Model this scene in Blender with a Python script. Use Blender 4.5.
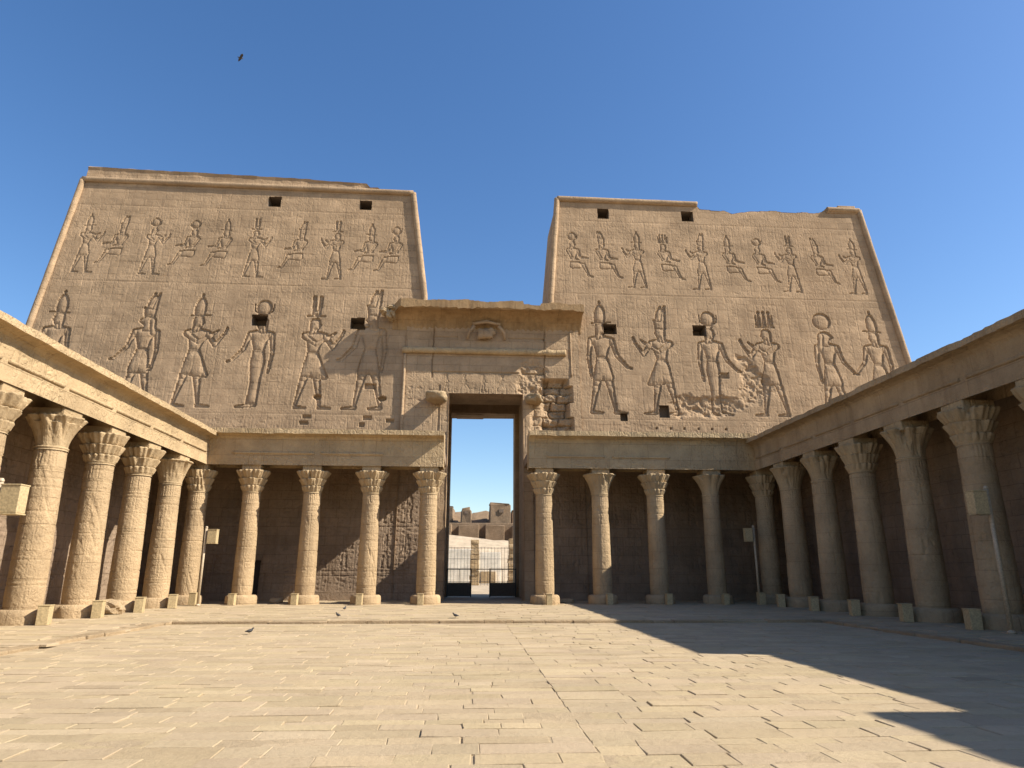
import bpy, bmesh, math, random
import numpy as np
from mathutils import Vector, Matrix
random.seed(7); rng = np.random.RandomState(7)
scene = bpy.context.scene
for o in list(bpy.data.objects): bpy.data.objects.remove(o)
R = math.radians

# ------------------------------------------------------------ camera
H = 1.68; FPX = 683.0; PITCH = R(15.24); YAW = R(3.65); ROLL = R(0.12)
fw = Vector((math.sin(YAW)*math.cos(PITCH), math.cos(YAW)*math.cos(PITCH), math.sin(PITCH)))
rt0 = Vector((math.cos(YAW), -math.sin(YAW), 0)); up0 = rt0.cross(fw)
rt = rt0*math.cos(ROLL) + up0*math.sin(ROLL); up = up0*math.cos(ROLL) - rt0*math.sin(ROLL)
cam = bpy.data.cameras.new('camera'); camo = bpy.data.objects.new('camera', cam)
scene.collection.objects.link(camo); scene.camera = camo
m3 = Matrix((rt, up, -fw)).transposed()
camo.matrix_world = Matrix.Translation((0, 0, H)) @ m3.to_4x4()
cam.sensor_width = 36.0; cam.lens = FPX*36.0/1024.0; cam.clip_start = 0.05; cam.clip_end = 3000

# ------------------------------------------------------------ sky and sun
TOSUN = Vector((1.15, -0.275, 1.0)).normalized()
ELEV = math.asin(TOSUN.z); AZ = math.atan2(TOSUN.x, TOSUN.y)
SKY_STRENGTH = 0.103; SUN_STRENGTH = 5.0; EXPOSURE = 0.85
w = bpy.data.worlds.new('World'); scene.world = w; w.use_nodes = True
nt = w.node_tree; bgn = nt.nodes['Background']
sky = nt.nodes.new('ShaderNodeTexSky'); sky.sky_type = 'NISHITA'; sky.sun_disc = False
sky.sun_elevation = ELEV; sky.sun_rotation = AZ; sky.altitude = 100; sky.air_density = 1.0; sky.dust_density = 0.6; sky.ozone_density = 1.0
hs = nt.nodes.new('ShaderNodeHueSaturation'); hs.inputs['Saturation'].default_value = 1.27; hs.inputs['Hue'].default_value = 0.505
nt.links.new(sky.outputs[0], hs.inputs['Color']); nt.links.new(hs.outputs[0], bgn.inputs[0]); bgn.inputs[1].default_value = SKY_STRENGTH
sl = bpy.data.lights.new('sun', 'SUN'); sl.energy = SUN_STRENGTH; sl.angle = R(0.53); sl.color = (1.0, 0.94, 0.84)
so = bpy.data.objects.new('sun', sl); scene.collection.objects.link(so)
so.rotation_euler = TOSUN.to_track_quat('Z', 'Y').to_euler()
vs = scene.view_settings; vs.view_transform = 'Standard'; vs.look = 'None'; vs.exposure = EXPOSURE; vs.gamma = 1.0; vs.use_curve_mapping = False
scene.render.engine = 'CYCLES'
scene.cycles.max_bounces = 6; scene.cycles.diffuse_bounces = 4

# ------------------------------------------------------------ materials
def N(t, kind, **kw):
    n = t.nodes.new(kind)
    for k, v in kw.items():
        if k in n.inputs: n.inputs[k].default_value = v
        else: setattr(n, k, v)
    return n
def mix(t, a, b, fac, mode='MIX'):
    n = t.nodes.new('ShaderNodeMix'); n.data_type = 'RGBA'; n.blend_type = mode
    for s, v in ((n.inputs[0], fac), (n.inputs[6], a), (n.inputs[7], b)):
        if hasattr(v, 'links'): t.links.new(v, s)
        else: s.default_value = v
    return n.outputs[2]
def math_n(t, op, a, b=None, c=None, clamp=False):
    n = t.nodes.new('ShaderNodeMath'); n.operation = op; n.use_clamp = clamp
    for s, v in zip(n.inputs, (a, b, c)):
        if v is None: continue
        if hasattr(v, 'links'): t.links.new(v, s)
        else: s.default_value = v
    return n.outputs[0]
def ramp(t, v, p0, p1):
    n = t.nodes.new('ShaderNodeMapRange'); n.inputs[1].default_value = p0; n.inputs[2].default_value = p1
    t.links.new(v, n.inputs[0]); return n.outputs[0]
ALB = 0.80
def stone(name, col, brick=(1.1, 0.52), mortar=0.014, brickvar=0.10, joint=0.5, glyph=0.0, glyph_scale=3.2,
          rough=0.04, tint=False, stain=0.25, streak=0.0, drums=False, mottle=0.16):
    col = tuple(c*ALB for c in col)
    m = bpy.data.materials.new(name); m.use_nodes = True; t = m.node_tree
    b = t.nodes['Principled BSDF']; b.inputs['Roughness'].default_value = 0.92
    b.inputs['Specular IOR Level'].default_value = 0.15
    uv = t.nodes.new('ShaderNodeUVMap').outputs[0]; uv_ = uv
    geo = N(t, 'ShaderNodeNewGeometry').outputs['Position']
    L = t.links.new
    def noise(scale, det=6, r=0.6, vec=geo, st=None):
        n = N(t, 'ShaderNodeTexNoise', Scale=scale, Detail=det, Roughness=r)
        if st:
            mp = N(t, 'ShaderNodeMapping'); mp.inputs['Scale'].default_value = st; L(vec, mp.inputs[0]); L(mp.outputs[0], n.inputs[0])
        else: L(vec, n.inputs[0])
        return n.outputs[0]
    base = tuple(c for c in col) + (1,)
    dk = tuple(c*(1-mottle*1.6) for c in col) + (1,); lt = tuple(min(1, c*(1+mottle)) for c in col) + (1,)
    n1 = noise(0.7, 8, 0.65)
    c = mix(t, dk, lt, ramp(t, n1, 0.32, 0.68))
    n2 = noise(7.0, 6, 0.7)
    c = mix(t, c, (col[0]*0.62, col[1]*0.56, col[2]*0.50, 1), math_n(t, 'MULTIPLY', ramp(t, n2, 0.52, 0.75), 0.45))
    n2b = noise(26.0, 4, 0.7)
    c = mix(t, c, (min(1, col[0]*1.3), min(1, col[1]*1.3), min(1, col[2]*1.3), 1), math_n(t, 'MULTIPLY', ramp(t, n2b, 0.5, 0.8), 0.5))
    height = None
    if brick:
        br = N(t, 'ShaderNodeTexBrick'); br.offset = 0.5; br.offset_frequency = 2; br.squash = 0.8; br.squash_frequency = 3
        br.inputs['Scale'].default_value = 1.0; br.inputs['Brick Width'].default_value = brick[0]; br.inputs['Row Height'].default_value = brick[1]
        br.inputs['Mortar Size'].default_value = mortar; br.inputs['Mortar Smooth'].default_value = 0.3; br.inputs['Bias'].default_value = 0
        br.inputs['Color1'].default_value = (1-brickvar,)*3 + (1,); br.inputs['Color2'].default_value = (1+brickvar*0.6,)*3 + (1,)
        br.inputs['Mortar'].default_value = (0.72, 0.70, 0.68, 1)
        wob = N(t, 'ShaderNodeTexNoise', Scale=1.3, Detail=3); L(uv, wob.inputs[0])
        add = N(t, 'ShaderNodeVectorMath', operation='MULTIPLY_ADD'); L(wob.outputs[1], add.inputs[0]); add.inputs[1].default_value = (0.05, 0.05, 0); L(uv, add.inputs[2])
        L(add.outputs[0], br.inputs[0]); uv_ = add.outputs[0]
        c = mix(t, c, br.outputs[0], 0.85, 'MULTIPLY')
        vary = ramp(t, noise(0.9, 4), 0.40, 0.62)
        height = math_n(t, 'MULTIPLY', math_n(t, 'MULTIPLY', br.outputs[1], vary), -joint*0.03)
    if stain:
        n3 = noise(0.16, 5, 0.7)
        c = mix(t, c, (col[0]*0.55, col[1]*0.48, col[2]*0.42, 1), math_n(t, 'MULTIPLY', ramp(t, n3, 0.5, 0.8), stain))
    if streak:
        n4 = noise(1.0, 5, 0.6, st=(2.2, 2.2, 0.14))
        c = mix(t, c, (col[0]*0.45, col[1]*0.38, col[2]*0.33, 1), math_n(t, 'MULTIPLY', ramp(t, n4, 0.5, 0.72), streak))
    if tint:
        a = N(t, 'ShaderNodeAttribute'); a.attribute_name = 'tint'
        c = mix(t, c, a.outputs[0], 1.0, 'MULTIPLY')
    L(c, b.inputs['Base Color'])
    fine = math_n(t, 'MULTIPLY', noise(9.0, 8, 0.75), rough)
    height = fine if height is None else math_n(t, 'ADD', height, fine)
    if glyph:
        mp = N(t, 'ShaderNodeMapping'); mp.inputs['Scale'].default_value = (glyph_scale, glyph_scale*0.8, 1); L(uv, mp.inputs[0])
        vo = N(t, 'ShaderNodeTexVoronoi', Scale=1.0); vo.feature = 'DISTANCE_TO_EDGE'; L(mp.outputs[0], vo.inputs[0])
        vo2 = N(t, 'ShaderNodeTexVoronoi', Scale=2.1); vo2.feature = 'F1'; vo2.distance = 'CHEBYCHEV'; L(mp.outputs[0], vo2.inputs[0])
        g1 = ramp(t, vo.outputs[0], 0.02, 0.14)
        g2 = ramp(t, vo2.outputs[0], 0.28, 0.36)
        g = math_n(t, 'MULTIPLY', g1, g2)
        patch = ramp(t, noise(0.55, 3), 0.36, 0.55)
        g = math_n(t, 'MULTIPLY', math_n(t, 'MULTIPLY', g, patch), -glyph*0.035)
        sx = N(t, 'ShaderNodeSeparateXYZ'); L(uv_, sx.inputs[0])
        fx = math_n(t, 'ABSOLUTE', math_n(t, 'SUBTRACT', math_n(t, 'FRACT', math_n(t, 'MULTIPLY', sx.outputs[0], 1/0.62)), 0.5))
        ln = math_n(t, 'MULTIPLY', math_n(t, 'MULTIPLY', ramp(t, fx, 0.06, 0.02), patch), -glyph*0.03)
        height = math_n(t, 'ADD', height, math_n(t, 'ADD', g, ln))
    bp = N(t, 'ShaderNodeBump', Strength=1.0, Distance=1.0); L(height, bp.inputs['Height']); L(bp.outputs[0], b.inputs['Normal'])
    return m
def plain(name, col, rough=0.6, metal=0.0, noise_amt=0.15, scale=20):
    m = bpy.data.materials.new(name); m.use_nodes = True; t = m.node_tree; b = t.nodes['Principled BSDF']
    b.inputs['Roughness'].default_value = rough; b.inputs['Metallic'].default_value = metal
    g = N(t, 'ShaderNodeNewGeometry'); n = N(t, 'ShaderNodeTexNoise', Scale=scale, Detail=5); t.links.new(g.outputs['Position'], n.inputs[0])
    c = mix(t, tuple(x*(1-noise_amt*2) for x in col)+(1,), tuple(min(1, x*(1+noise_amt)) for x in col)+(1,), ramp(t, n.outputs[0], 0.3, 0.7))
    t.links.new(c, b.inputs['Base Color'])
    bp = N(t, 'ShaderNodeBump', Strength=0.3, Distance=0.01); t.links.new(n.outputs[0], bp.inputs['Height']); t.links.new(bp.outputs[0], b.inputs['Normal'])
    return m
SAND = (0.50, 0.375, 0.235)
M_tower = stone('tower_sandstone', (0.462, 0.318, 0.190), brick=(1.25, 0.46), glyph=0.18, joint=0.4, stain=0.35, rough=0.015, streak=0.14, brickvar=0.13)
M_gate = stone('gateway_sandstone', (0.475, 0.330, 0.198), brick=(1.6, 0.55), glyph=0.2, joint=0.6, stain=0.3, streak=0.15)
M_cav = stone('cavetto_sandstone', (0.42, 0.275, 0.14), brick=(1.8, 2.0), glyph=0.0, joint=0.6, stain=0.4, streak=0.45)
M_ent = stone('entablature_sandstone', (0.55, 0.395, 0.222), brick=(2.9, 0.8), glyph=0.6, rough=0.05, joint=0.5, stain=0.2, streak=0.12)
M_entw = stone('worn_entablature_sandstone', (0.57, 0.40, 0.235), brick=(2.9, 0.8), glyph=0.6, rough=0.10, joint=0.6, stain=0.4, streak=0.45)
M_col = stone('column_sandstone', (0.54, 0.385, 0.22), brick=(1.7, 0.82), brickvar=0.05, mortar=0.010, joint=0.5, glyph=0.25, glyph_scale=5.5, stain=0.25, rough=0.05, streak=0.12)
M_cap = stone('capital_sandstone', (0.53, 0.385, 0.22), brick=None, glyph=0.0, stain=0.35, rough=0.05)
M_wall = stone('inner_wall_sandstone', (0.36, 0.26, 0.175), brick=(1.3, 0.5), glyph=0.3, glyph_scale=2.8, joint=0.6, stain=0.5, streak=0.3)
M_rub = stone('rubble_sandstone', (0.52, 0.38, 0.225), brick=None, rough=0.09, stain=0.1)
M_floor = stone('paving_sandstone', (0.505, 0.388, 0.24), brick=None, rough=0.02, stain=0.05, tint=True, mottle=0.07)
M_sandg = stone('joint_sand', (0.50, 0.38, 0.235), brick=None, rough=0.03, stain=0.0, mottle=0.1)
M_desert = stone('desert_sand', (0.56, 0.44, 0.30), brick=None, rough=0.06, stain=0.2)
M_mud = stone('mud_brick', (0.36, 0.25, 0.155), brick=(0.5, 0.18), mortar=0.02, rough=0.1, joint=1.2, stain=0.4)
M_pale = stone('pale_plaster', (0.95, 0.86, 0.70), brick=(1.4, 0.5), rough=0.03, stain=0.15)
M_box = plain('painted_tan_board', (0.46, 0.35, 0.185), 0.6)
M_pole = plain('weathered_pole', (0.45, 0.35, 0.23), 0.55)
M_iron = plain('dark_iron', (0.035, 0.032, 0.03), 0.5, 0.5)
M_panel = plain('dark_gate_panel', (0.10, 0.08, 0.06), 0.85)
M_bird = plain('pigeon_feathers', (0.045, 0.043, 0.045), 0.8)
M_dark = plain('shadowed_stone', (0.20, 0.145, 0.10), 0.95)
M_wood = plain('old_dark_wood', (0.06, 0.045, 0.035), 0.8)

# ------------------------------------------------------------ object helpers
def link(o): scene.collection.objects.link(o); return o
def tag(o, label=None, cat=None, group=None, kind=None):
    if label: o['label'] = label
    if cat: o['category'] = cat
    if group: o['group'] = group
    if kind: o['kind'] = kind
    return o
def empty(name, loc, label, cat, group=None, rz=0):
    o = link(bpy.data.objects.new(name, None)); o.location = loc; o.rotation_euler = (0, 0, rz); o.empty_display_size = 0.3
    return tag(o, label, cat, group)
def boxuv(me):
    n = len(me.loops)
    if not me.uv_layers: me.uv_layers.new(name='UVMap')
    co = np.empty(len(me.vertices)*3); me.vertices.foreach_get('co', co); co = co.reshape(-1, 3)
    li = np.empty(n, int); me.loops.foreach_get('vertex_index', li)
    nf = len(me.polygons); nor = np.empty(nf*3); me.polygons.foreach_get('normal', nor); nor = np.abs(nor.reshape(-1, 3))
    tot = np.empty(nf, int); me.polygons.foreach_get('loop_total', tot)
    ax = np.repeat(np.argmax(nor*[1, 1.0, 1.0], axis=1), tot); p = co[li]
    u = np.where(ax == 0, p[:, 1], p[:, 0]); v = np.where(ax == 2, p[:, 1], p[:, 2])
    me.uv_layers[0].data.foreach_set('uv', np.stack([u, v], 1).ravel())
def mesh_obj(name, V, F, mat, parent=None, smooth=False, uv=None, tint=None):
    me = bpy.data.meshes.new(name); me.from_pydata([tuple(map(float, v)) for v in V], [], [tuple(int(i) for i in f) for f in F]); me.update()
    return _fin(me, name, mat, parent, smooth, uv, tint)
def _fin(me, name, mat, parent, smooth, uv=None, tint=None):
    if uv is None: boxuv(me)
    else:
        me.uv_layers.new(name='UVMap'); li = np.empty(len(me.loops), int); me.loops.foreach_get('vertex_index', li)
        me.uv_layers[0].data.foreach_set('uv', np.asarray(uv, float)[li].ravel())
    if tint is not None:
        a = me.color_attributes.new('tint', 'FLOAT_COLOR', 'POINT'); t4 = np.ones((len(me.vertices), 4)); t4[:, :3] = tint; a.data.foreach_set('color', t4.ravel())
    me.materials.append(mat)
    if smooth: me.polygons.foreach_set('use_smooth', np.ones(len(me.polygons), bool))
    o = link(bpy.data.objects.new(name, me))
    if parent is not None:
        o.parent = parent; pl = parent.location
        if parent.type == 'EMPTY' or True:
            # meshes are given in world coordinates: move into the parent's frame (parents are never rotated here)
            for_root = Vector(pl)
            pp = parent.parent
            while pp is not None: for_root += pp.location; pp = pp.parent
            me.transform(Matrix.Translation(-for_root))
    return o
def np_mesh(name, V, Q, mat, parent=None, smooth=False, uv=None):
    """fast quad mesh from numpy arrays"""
    me = bpy.data.meshes.new(name); nv = len(V); nf = len(Q)
    me.vertices.add(nv); me.vertices.foreach_set('co', np.asarray(V, np.float32).ravel())
    me.loops.add(nf*4); me.loops.foreach_set('vertex_index', np.asarray(Q, np.int32).ravel())
    me.polygons.add(nf); me.polygons.foreach_set('loop_start', np.arange(0, nf*4, 4, dtype=np.int32)); me.polygons.foreach_set('loop_total', np.full(nf, 4, np.int32))
    me.update(calc_edges=True)
    return _fin(me, name, mat, parent, smooth, uv)
# value noise
_P = np.random.RandomState(3).rand(256, 256)
def vnoise(x, y):
    xi = np.floor(x).astype(int); yi = np.floor(y).astype(int); fx = x-xi; fy = y-yi
    fx = fx*fx*(3-2*fx); fy = fy*fy*(3-2*fy); g = lambda a, b: _P[a % 256, b % 256]
    return (g(xi, yi)*(1-fx)+g(xi+1, yi)*fx)*(1-fy)+(g(xi, yi+1)*(1-fx)+g(xi+1, yi+1)*fx)*fy
def fbm(x, y, o=4):
    s = 0; a = 0.5
    for i in range(o): s = s+a*(vnoise(x*2**i+17*i, y*2**i+5*i)-0.5); a *= 0.55
    return s
class MB:
    def __init__(s): s.V = []; s.F = []
    def add(s, V, F):
        n = len(s.V); s.V += [tuple(v) for v in V]; s.F += [tuple(i+n for i in f) for f in F]; return s
    def box(s, x0, x1, y0, y1, z0, z1, bev=0.0, jit=0.0):
        if bev <= 0:
            V = [(x, y, z) for z in (z0, z1) for y in (y0, y1) for x in (x0, x1)]
            V = [tuple(c+random.uniform(-jit, jit) for c in v) for v in V]
            return s.add(V, [(0, 2, 3, 1), (4, 5, 7, 6), (0, 1, 5, 4), (2, 6, 7, 3), (0, 4, 6, 2), (1, 3, 7, 5)])
        bm = bmesh.new(); bmesh.ops.create_cube(bm, size=1)
        for v in bm.verts:
            v.co = Vector(((x0+x1)/2+v.co.x*(x1-x0), (y0+y1)/2+v.co.y*(y1-y0), (z0+z1)/2+v.co.z*(z1-z0)))+Vector([random.uniform(-jit, jit) for _ in range(3)])
        bmesh.ops.bevel(bm, geom=bm.edges[:], offset=bev, segments=2, profile=0.6, affect='EDGES')
        bm.verts.ensure_lookup_table(); bm.verts.index_update()
        s.add([v.co[:] for v in bm.verts], [[v.index for v in f.verts] for f in bm.faces]); bm.free(); return s
    def tube(s, pts, r, n=10, caps=True):
        pts = [Vector(p) for p in pts]; rr = r if isinstance(r, (list, tuple)) else [r]*len(pts); base = len(s.V)
        for i, p in enumerate(pts):
            d = (pts[min(i+1, len(pts)-1)]-pts[max(i-1, 0)]).normalized(); a = d.cross(Vector((0, 0, 1)))
            if a.length < 1e-3: a = Vector((1, 0, 0))
            a.normalize(); b = d.cross(a)
            for k in range(n):
                t = 2*math.pi*k/n; s.V.append(tuple(p+(a*math.cos(t)+b*math.sin(t))*rr[i]))
        for i in range(len(pts)-1):
            for k in range(n):
                k2 = (k+1) % n; s.F.append((base+i*n+k, base+i*n+k2, base+(i+1)*n+k2, base+(i+1)*n+k))
        if caps: s.F.append(tuple(base+k for k in range(n))[::-1]); s.F.append(tuple(base+(len(pts)-1)*n+k for k in range(n)))
        return s
    def lathe(s, c, prof, n=32):
        base = len(s.V)
        for r, z in prof:
            for k in range(n): t = 2*math.pi*k/n; s.V.append((c[0]+r*math.cos(t), c[1]+r*math.sin(t), c[2]+z))
        for i in range(len(prof)-1):
            for k in range(n): k2 = (k+1) % n; s.F.append((base+i*n+k, base+i*n+k2, base+(i+1)*n+k2, base+(i+1)*n+k))
        s.F.append(tuple(base+k for k in range(n))[::-1]); s.F.append(tuple(base+(len(prof)-1)*n+k for k in range(n)))
        return s
    def rock(s, c, sz, seed=0, amp=0.25, sub=3):
        bm = bmesh.new(); bmesh.ops.create_icosphere(bm, subdivisions=sub, radius=1.0)
        for v in bm.verts:
            q = v.co.copy(); m = max(abs(q.x), abs(q.y), abs(q.z)); q = q.lerp(q/m*0.85, 0.55)
            f = 1+amp*float(fbm(np.array(q.x*1.7+seed*3.1+q.z), np.array(q.y*1.7+seed+q.z*1.3), 4))*2
            v.co = Vector((c[0]+q.x*sz[0]*f, c[1]+q.y*sz[1]*f, c[2]+q.z*sz[2]*f))
        bm.verts.index_update(); s.add([v.co[:] for v in bm.verts], [[v.index for v in f.verts] for f in bm.faces]); bm.free(); return s
    def build(s, name, mat, parent=None, smooth=False):
        return mesh_obj(name, s.V, s.F, mat, parent, smooth)
def sweep(mb, prof, p0, p1, out, seg=0.35, rough=0.02, chip=None, caps=True, seed=0):
    """extrude profile [(o, z)] (o = metres out along `out`) from p0 to p1; chip(s, o, z)->(o, z) wears it"""
    p0 = Vector(p0); p1 = Vector(p1); d = p1-p0; Lg = d.length; n = max(2, int(Lg/seg)); d.normalize(); out = Vector(out); m = len(prof); base = len(mb.V)
    for i in range(n+1):
        s = Lg*i/n
        for j, (o, z) in enumerate(prof):
            if chip: o, z = chip(s, o, z, j)
            no = float(fbm(np.array(s*1.9+seed*7.3), np.array(j*2.3+seed), 3))*rough*2; nz = float(fbm(np.array(s*1.9+seed*3.3+50), np.array(j*2.3), 3))*rough*2
            if j in (0, m-1): no = nz = 0
            v = p0+d*s+out*(o+no); mb.V.append((v.x, v.y, v.z+z+nz))
    flip = d.cross(Vector((0, 0, 1))).dot(out) > 0
    for i in range(n):
        for j in range(m-1):
            q = (base+i*m+j, base+(i+1)*m+j, base+(i+1)*m+j+1, base+i*m+j+1); mb.F.append(q if not flip else q[::-1])
    if caps:
        mb.F.append(tuple(base+j for j in range(m))); mb.F.append(tuple(base+n*m+j for j in range(m))[::-1])

# ------------------------------------------------------------ sunk relief carving
def d_cap(X, Z, a, b, r1, r2):
    bx, bz = b[0]-a[0], b[1]-a[1]; L2 = bx*bx+bz*bz+1e-9
    t = np.clip(((X-a[0])*bx+(Z-a[1])*bz)/L2, 0, 1)
    return np.hypot(X-a[0]-t*bx, Z-a[1]-t*bz)-(r1+(r2-r1)*t)
def d_poly(X, Z, P):
    d = np.full(X.shape, 1e9); s = np.ones(X.shape); n = len(P)
    for i in range(n):
        x1, z1 = P[i]; x0, z0 = P[i-1]; ex, ez = x0-x1, z0-z1; wx, wz = X-x1, Z-z1
        t = np.clip((wx*ex+wz*ez)/(ex*ex+ez*ez+1e-12), 0, 1); d = np.minimum(d, (wx-ex*t)**2+(wz-ez*t)**2)
        c1 = Z >= z1; c2 = Z < z0; c3 = ex*wz > ez*wx
        s = np.where((c1 & c2 & c3) | (~c1 & ~c2 & ~c3), -s, s)
    return s*np.sqrt(d)
def d_ell(X, Z, c, rx, rz):
    q = np.hypot((X-c[0])/rx, (Z-c[1])/rz); return (q-1)*min(rx, rz)
def fig_parts(pose, crown, head='human', dress='kilt', arms='down'):
    """list of (kind, args) in body units: 0 = feet, 1 = top of head; faces +x"""
    p = []; C = lambda a, b, r1, r2: p.append(('c', (a, b, r1, r2))); Pl = lambda *P: p.append(('p', (list(P),))); E = lambda c, rx, rz: p.append(('e', (c, rx, rz)))
    dz = 0; dx = 0
    if pose == 'seated': dz = 0.0; dx = -0.06
    sh = lambda x, z: (x+dx, z+dz)
    # back hanging arm (or rear arm) first
    if arms == 'down':
        C(sh(-.125, .79), sh(-.15, .60), .035, .026); C(sh(-.15, .60), sh(-.13, .43), .026, .018); C(sh(-.13, .43), sh(-.125, .385), .022, .016)
    if pose == 'stand':
        if dress == 'long':
            C((-.03, .035), (.10, .018), .02, .014); C((.04, .03), (.17, .016), .02, .014)
            Pl((-.065, .62), (.07, .62), (.085, .50), (.06, .28), (.075, .04), (-.055, .04), (-.06, .28), (-.085, .50))
        else:
            C((-.03, .50), (-.085, .27), .058, .040); C((-.085, .27), (-.135, .05), .038, .021); C((-.14, .022), (-.02, .014), .021, .012)
            C((.035, .50), (.085, .27), .058, .040); C((.085, .27), (.125, .05), .038, .021); C((.12, .022), (.25, .014), .021, .012)
            if dress == 'apron': Pl((-.065, .61), (.065, .61), (.20, .335), (.17, .31), (-.115, .345))
            else: Pl((-.065, .61), (.065, .61), (.125, .40), (.115, .345), (-.105, .345), (-.09, .44))
    else:
        C((-.06, .46), (.17, .47), .065, .045); C((.17, .47), (.27, .25), .042, .026); C((.27, .24), (.36, .215), .022, .014)
        Pl((-.13, .54), (.02, .54), (.10, .53), (.15, .40), (-.08, .38), (-.13, .43))
    Pl(sh(-.135, .825), sh(-.05, .845), sh(.05, .845), sh(.135, .825), sh(.10, .73), sh(.058, .60), sh(-.058, .60), sh(-.085, .73))
    C(sh(0, .84), sh(.005, .875), .036, .036)
    if head == 'falcon':
        Pl(sh(-.075, .80), sh(.05, .80), sh(.04, .87), sh(.10, .905), sh(.095, .925), sh(.05, .965), sh(.0, .985), sh(-.05, .97), sh(-.075, .92))
        C(sh(-.055, .92), sh(-.075, .79), .04, .035)
    else:
        Pl(sh(-.06, .80), sh(-.015, .80), sh(.0, .86), sh(.045, .865), sh(.058, .895), sh(.075, .91), sh(.06, .935), sh(.055, .97), sh(.02, .995), sh(-.04, .99), sh(-.068, .95))
    if arms == 'down':
        C(sh(.125, .79), sh(.17, .63), .034, .025); C(sh(.17, .63), sh(.29, .50), .025, .017); C(sh(.29, .50), sh(.335, .49), .018, .012)
    elif arms == 'offer':
        C(sh(-.115, .79), sh(.03, .70), .036, .028); C(sh(.03, .70), sh(.20, .80), .027, .018); C(sh(.20, .80), sh(.235, .83), .016, .012)
        C(sh(.125, .79), sh(.215, .665), .034, .026); C(sh(.215, .665), sh(.31, .80), .025, .016); C(sh(.31, .80), sh(.335, .85), .016, .012)
        C(sh(.31, .80), sh(.325, .86), .020, .012)
    elif arms == 'forward':
        C(sh(.10, .80), sh(.21, .76), .034, .026); C(sh(.21, .76), sh(.35, .78), .025, .016); C(sh(-.12, .79), sh(-.15, .62), .033, .026); C(sh(-.15, .62), sh(-.06, .55), .024, .016)
    elif arms == 'staff':
        C(sh(.12, .79), sh(.16, .64), .033, .025); C(sh(.16, .64), sh(.33, .62), .025, .016); C(sh(-.11, .78), sh(-.02, .63), .033, .025); C(sh(-.02, .63), sh(.12, .585), .024, .016)
    if crown == 'disk':
        C(sh(-.03, 1.0), sh(.03, 1.0), .018, .018); E(sh(0, 1.10), .088, .085)
        C(sh(-.03, 1.01), sh(-.100, 1.06), .006, .006); C(sh(-.100, 1.06), sh(-.108, 1.14), .006, .004); C(sh(.03, 1.01), sh(.100, 1.06), .006, .006); C(sh(.100, 1.06), sh(.108, 1.14), .006, .004)
    elif crown == 'bigdisk': E(sh(-.01, 1.10), .115, .10)
    elif crown == 'white':
        Pl(sh(-.06, .97), sh(.048, .975), sh(.066, 1.05), sh(.062, 1.13), sh(.032, 1.185), sh(0, 1.205), sh(-.032, 1.185), sh(-.066, 1.12), sh(-.072, 1.05)); E(sh(0, 1.222), .018, .02)
        C(sh(-.10, .985), sh(.12, .995), .007, .007)
    elif crown == 'double':
        Pl(sh(-.075, .95), sh(.055, .965), sh(.075, 1.07), sh(.00, 1.09), sh(-.065, 1.24), sh(-.095, 1.24))
        Pl(sh(-.03, 1.05), sh(.055, 1.04), sh(.03, 1.16), sh(-.02, 1.235), sh(-.05, 1.20)); E(sh(-.025, 1.22), .018, .018)
    elif crown == 'feathers':
        C(sh(-.10, 1.015), sh(.10, 1.015), .010, .010); C(sh(-.032, 1.03), sh(-.038, 1.23), .022, .024); C(sh(.030, 1.03), sh(.036, 1.23), .022, .024); E(sh(0, 1.055), .03, .03)
    elif crown == 'triple':
        C(sh(-.11, 1.015), sh(.11, 1.015), .010, .010)
        for q in (-.062, 0, .062): C(sh(q, 1.04), sh(q, 1.15), .026, .014); E(sh(q, 1.185), .020, .020)
        C(sh(-.10, 1.03), sh(-.10, 1.15), .010, .008); C(sh(.10, 1.03), sh(.10, 1.15), .010, .008)
    return p
def carve(Hf, IDm, X, Z, cx, z0, hgt, parts, face=1, D=0.10, w=0.13, idx=0, margin=0.07):
    """press the figure into height field Hf (metres, negative = into the wall); marks its cells in IDm"""
    sel = (np.abs(X-cx) < hgt*0.45) & (Z > z0-hgt*0.05) & (Z < z0+hgt*1.32)
    r = np.where(sel.any(1))[0]; c = np.where(sel.any(0))[0]
    if len(r) == 0 or len(c) == 0: return
    sl_ = (slice(r[0], r[-1]+1), slice(c[0], c[-1]+1))
    x = (X[sl_]-cx)/(hgt*0.90)*face; z = (Z[sl_]-z0)/hgt
    h = Hf[sl_].copy(); base = h.copy(); inside = np.zeros(h.shape, bool); dmin = np.full(h.shape, 1e9)
    for k, a in parts:
        d = (d_cap if k == 'c' else d_poly if k == 'p' else d_ell)(x, z, *a)*hgt
        ins = d < 0; prof = 1-np.exp(np.minimum(d, 0)/w)
        deep = np.where(inside & (d > -w*0.9), np.minimum(h-base, 0)-D*0.45*np.exp(np.minimum(d, 0)/(w*0.25)), 0)
        hk = np.where(inside, np.maximum(-D*0.62+D*0.72*prof, -D), -D+D*1.02*prof)
        h = np.where(ins, base+hk, h); inside |= ins; dmin = np.minimum(dmin, d)
    Hf[sl_] = h
    idm = IDm[sl_]; idm[dmin < margin] = idx; IDm[sl_] = idm
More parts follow.
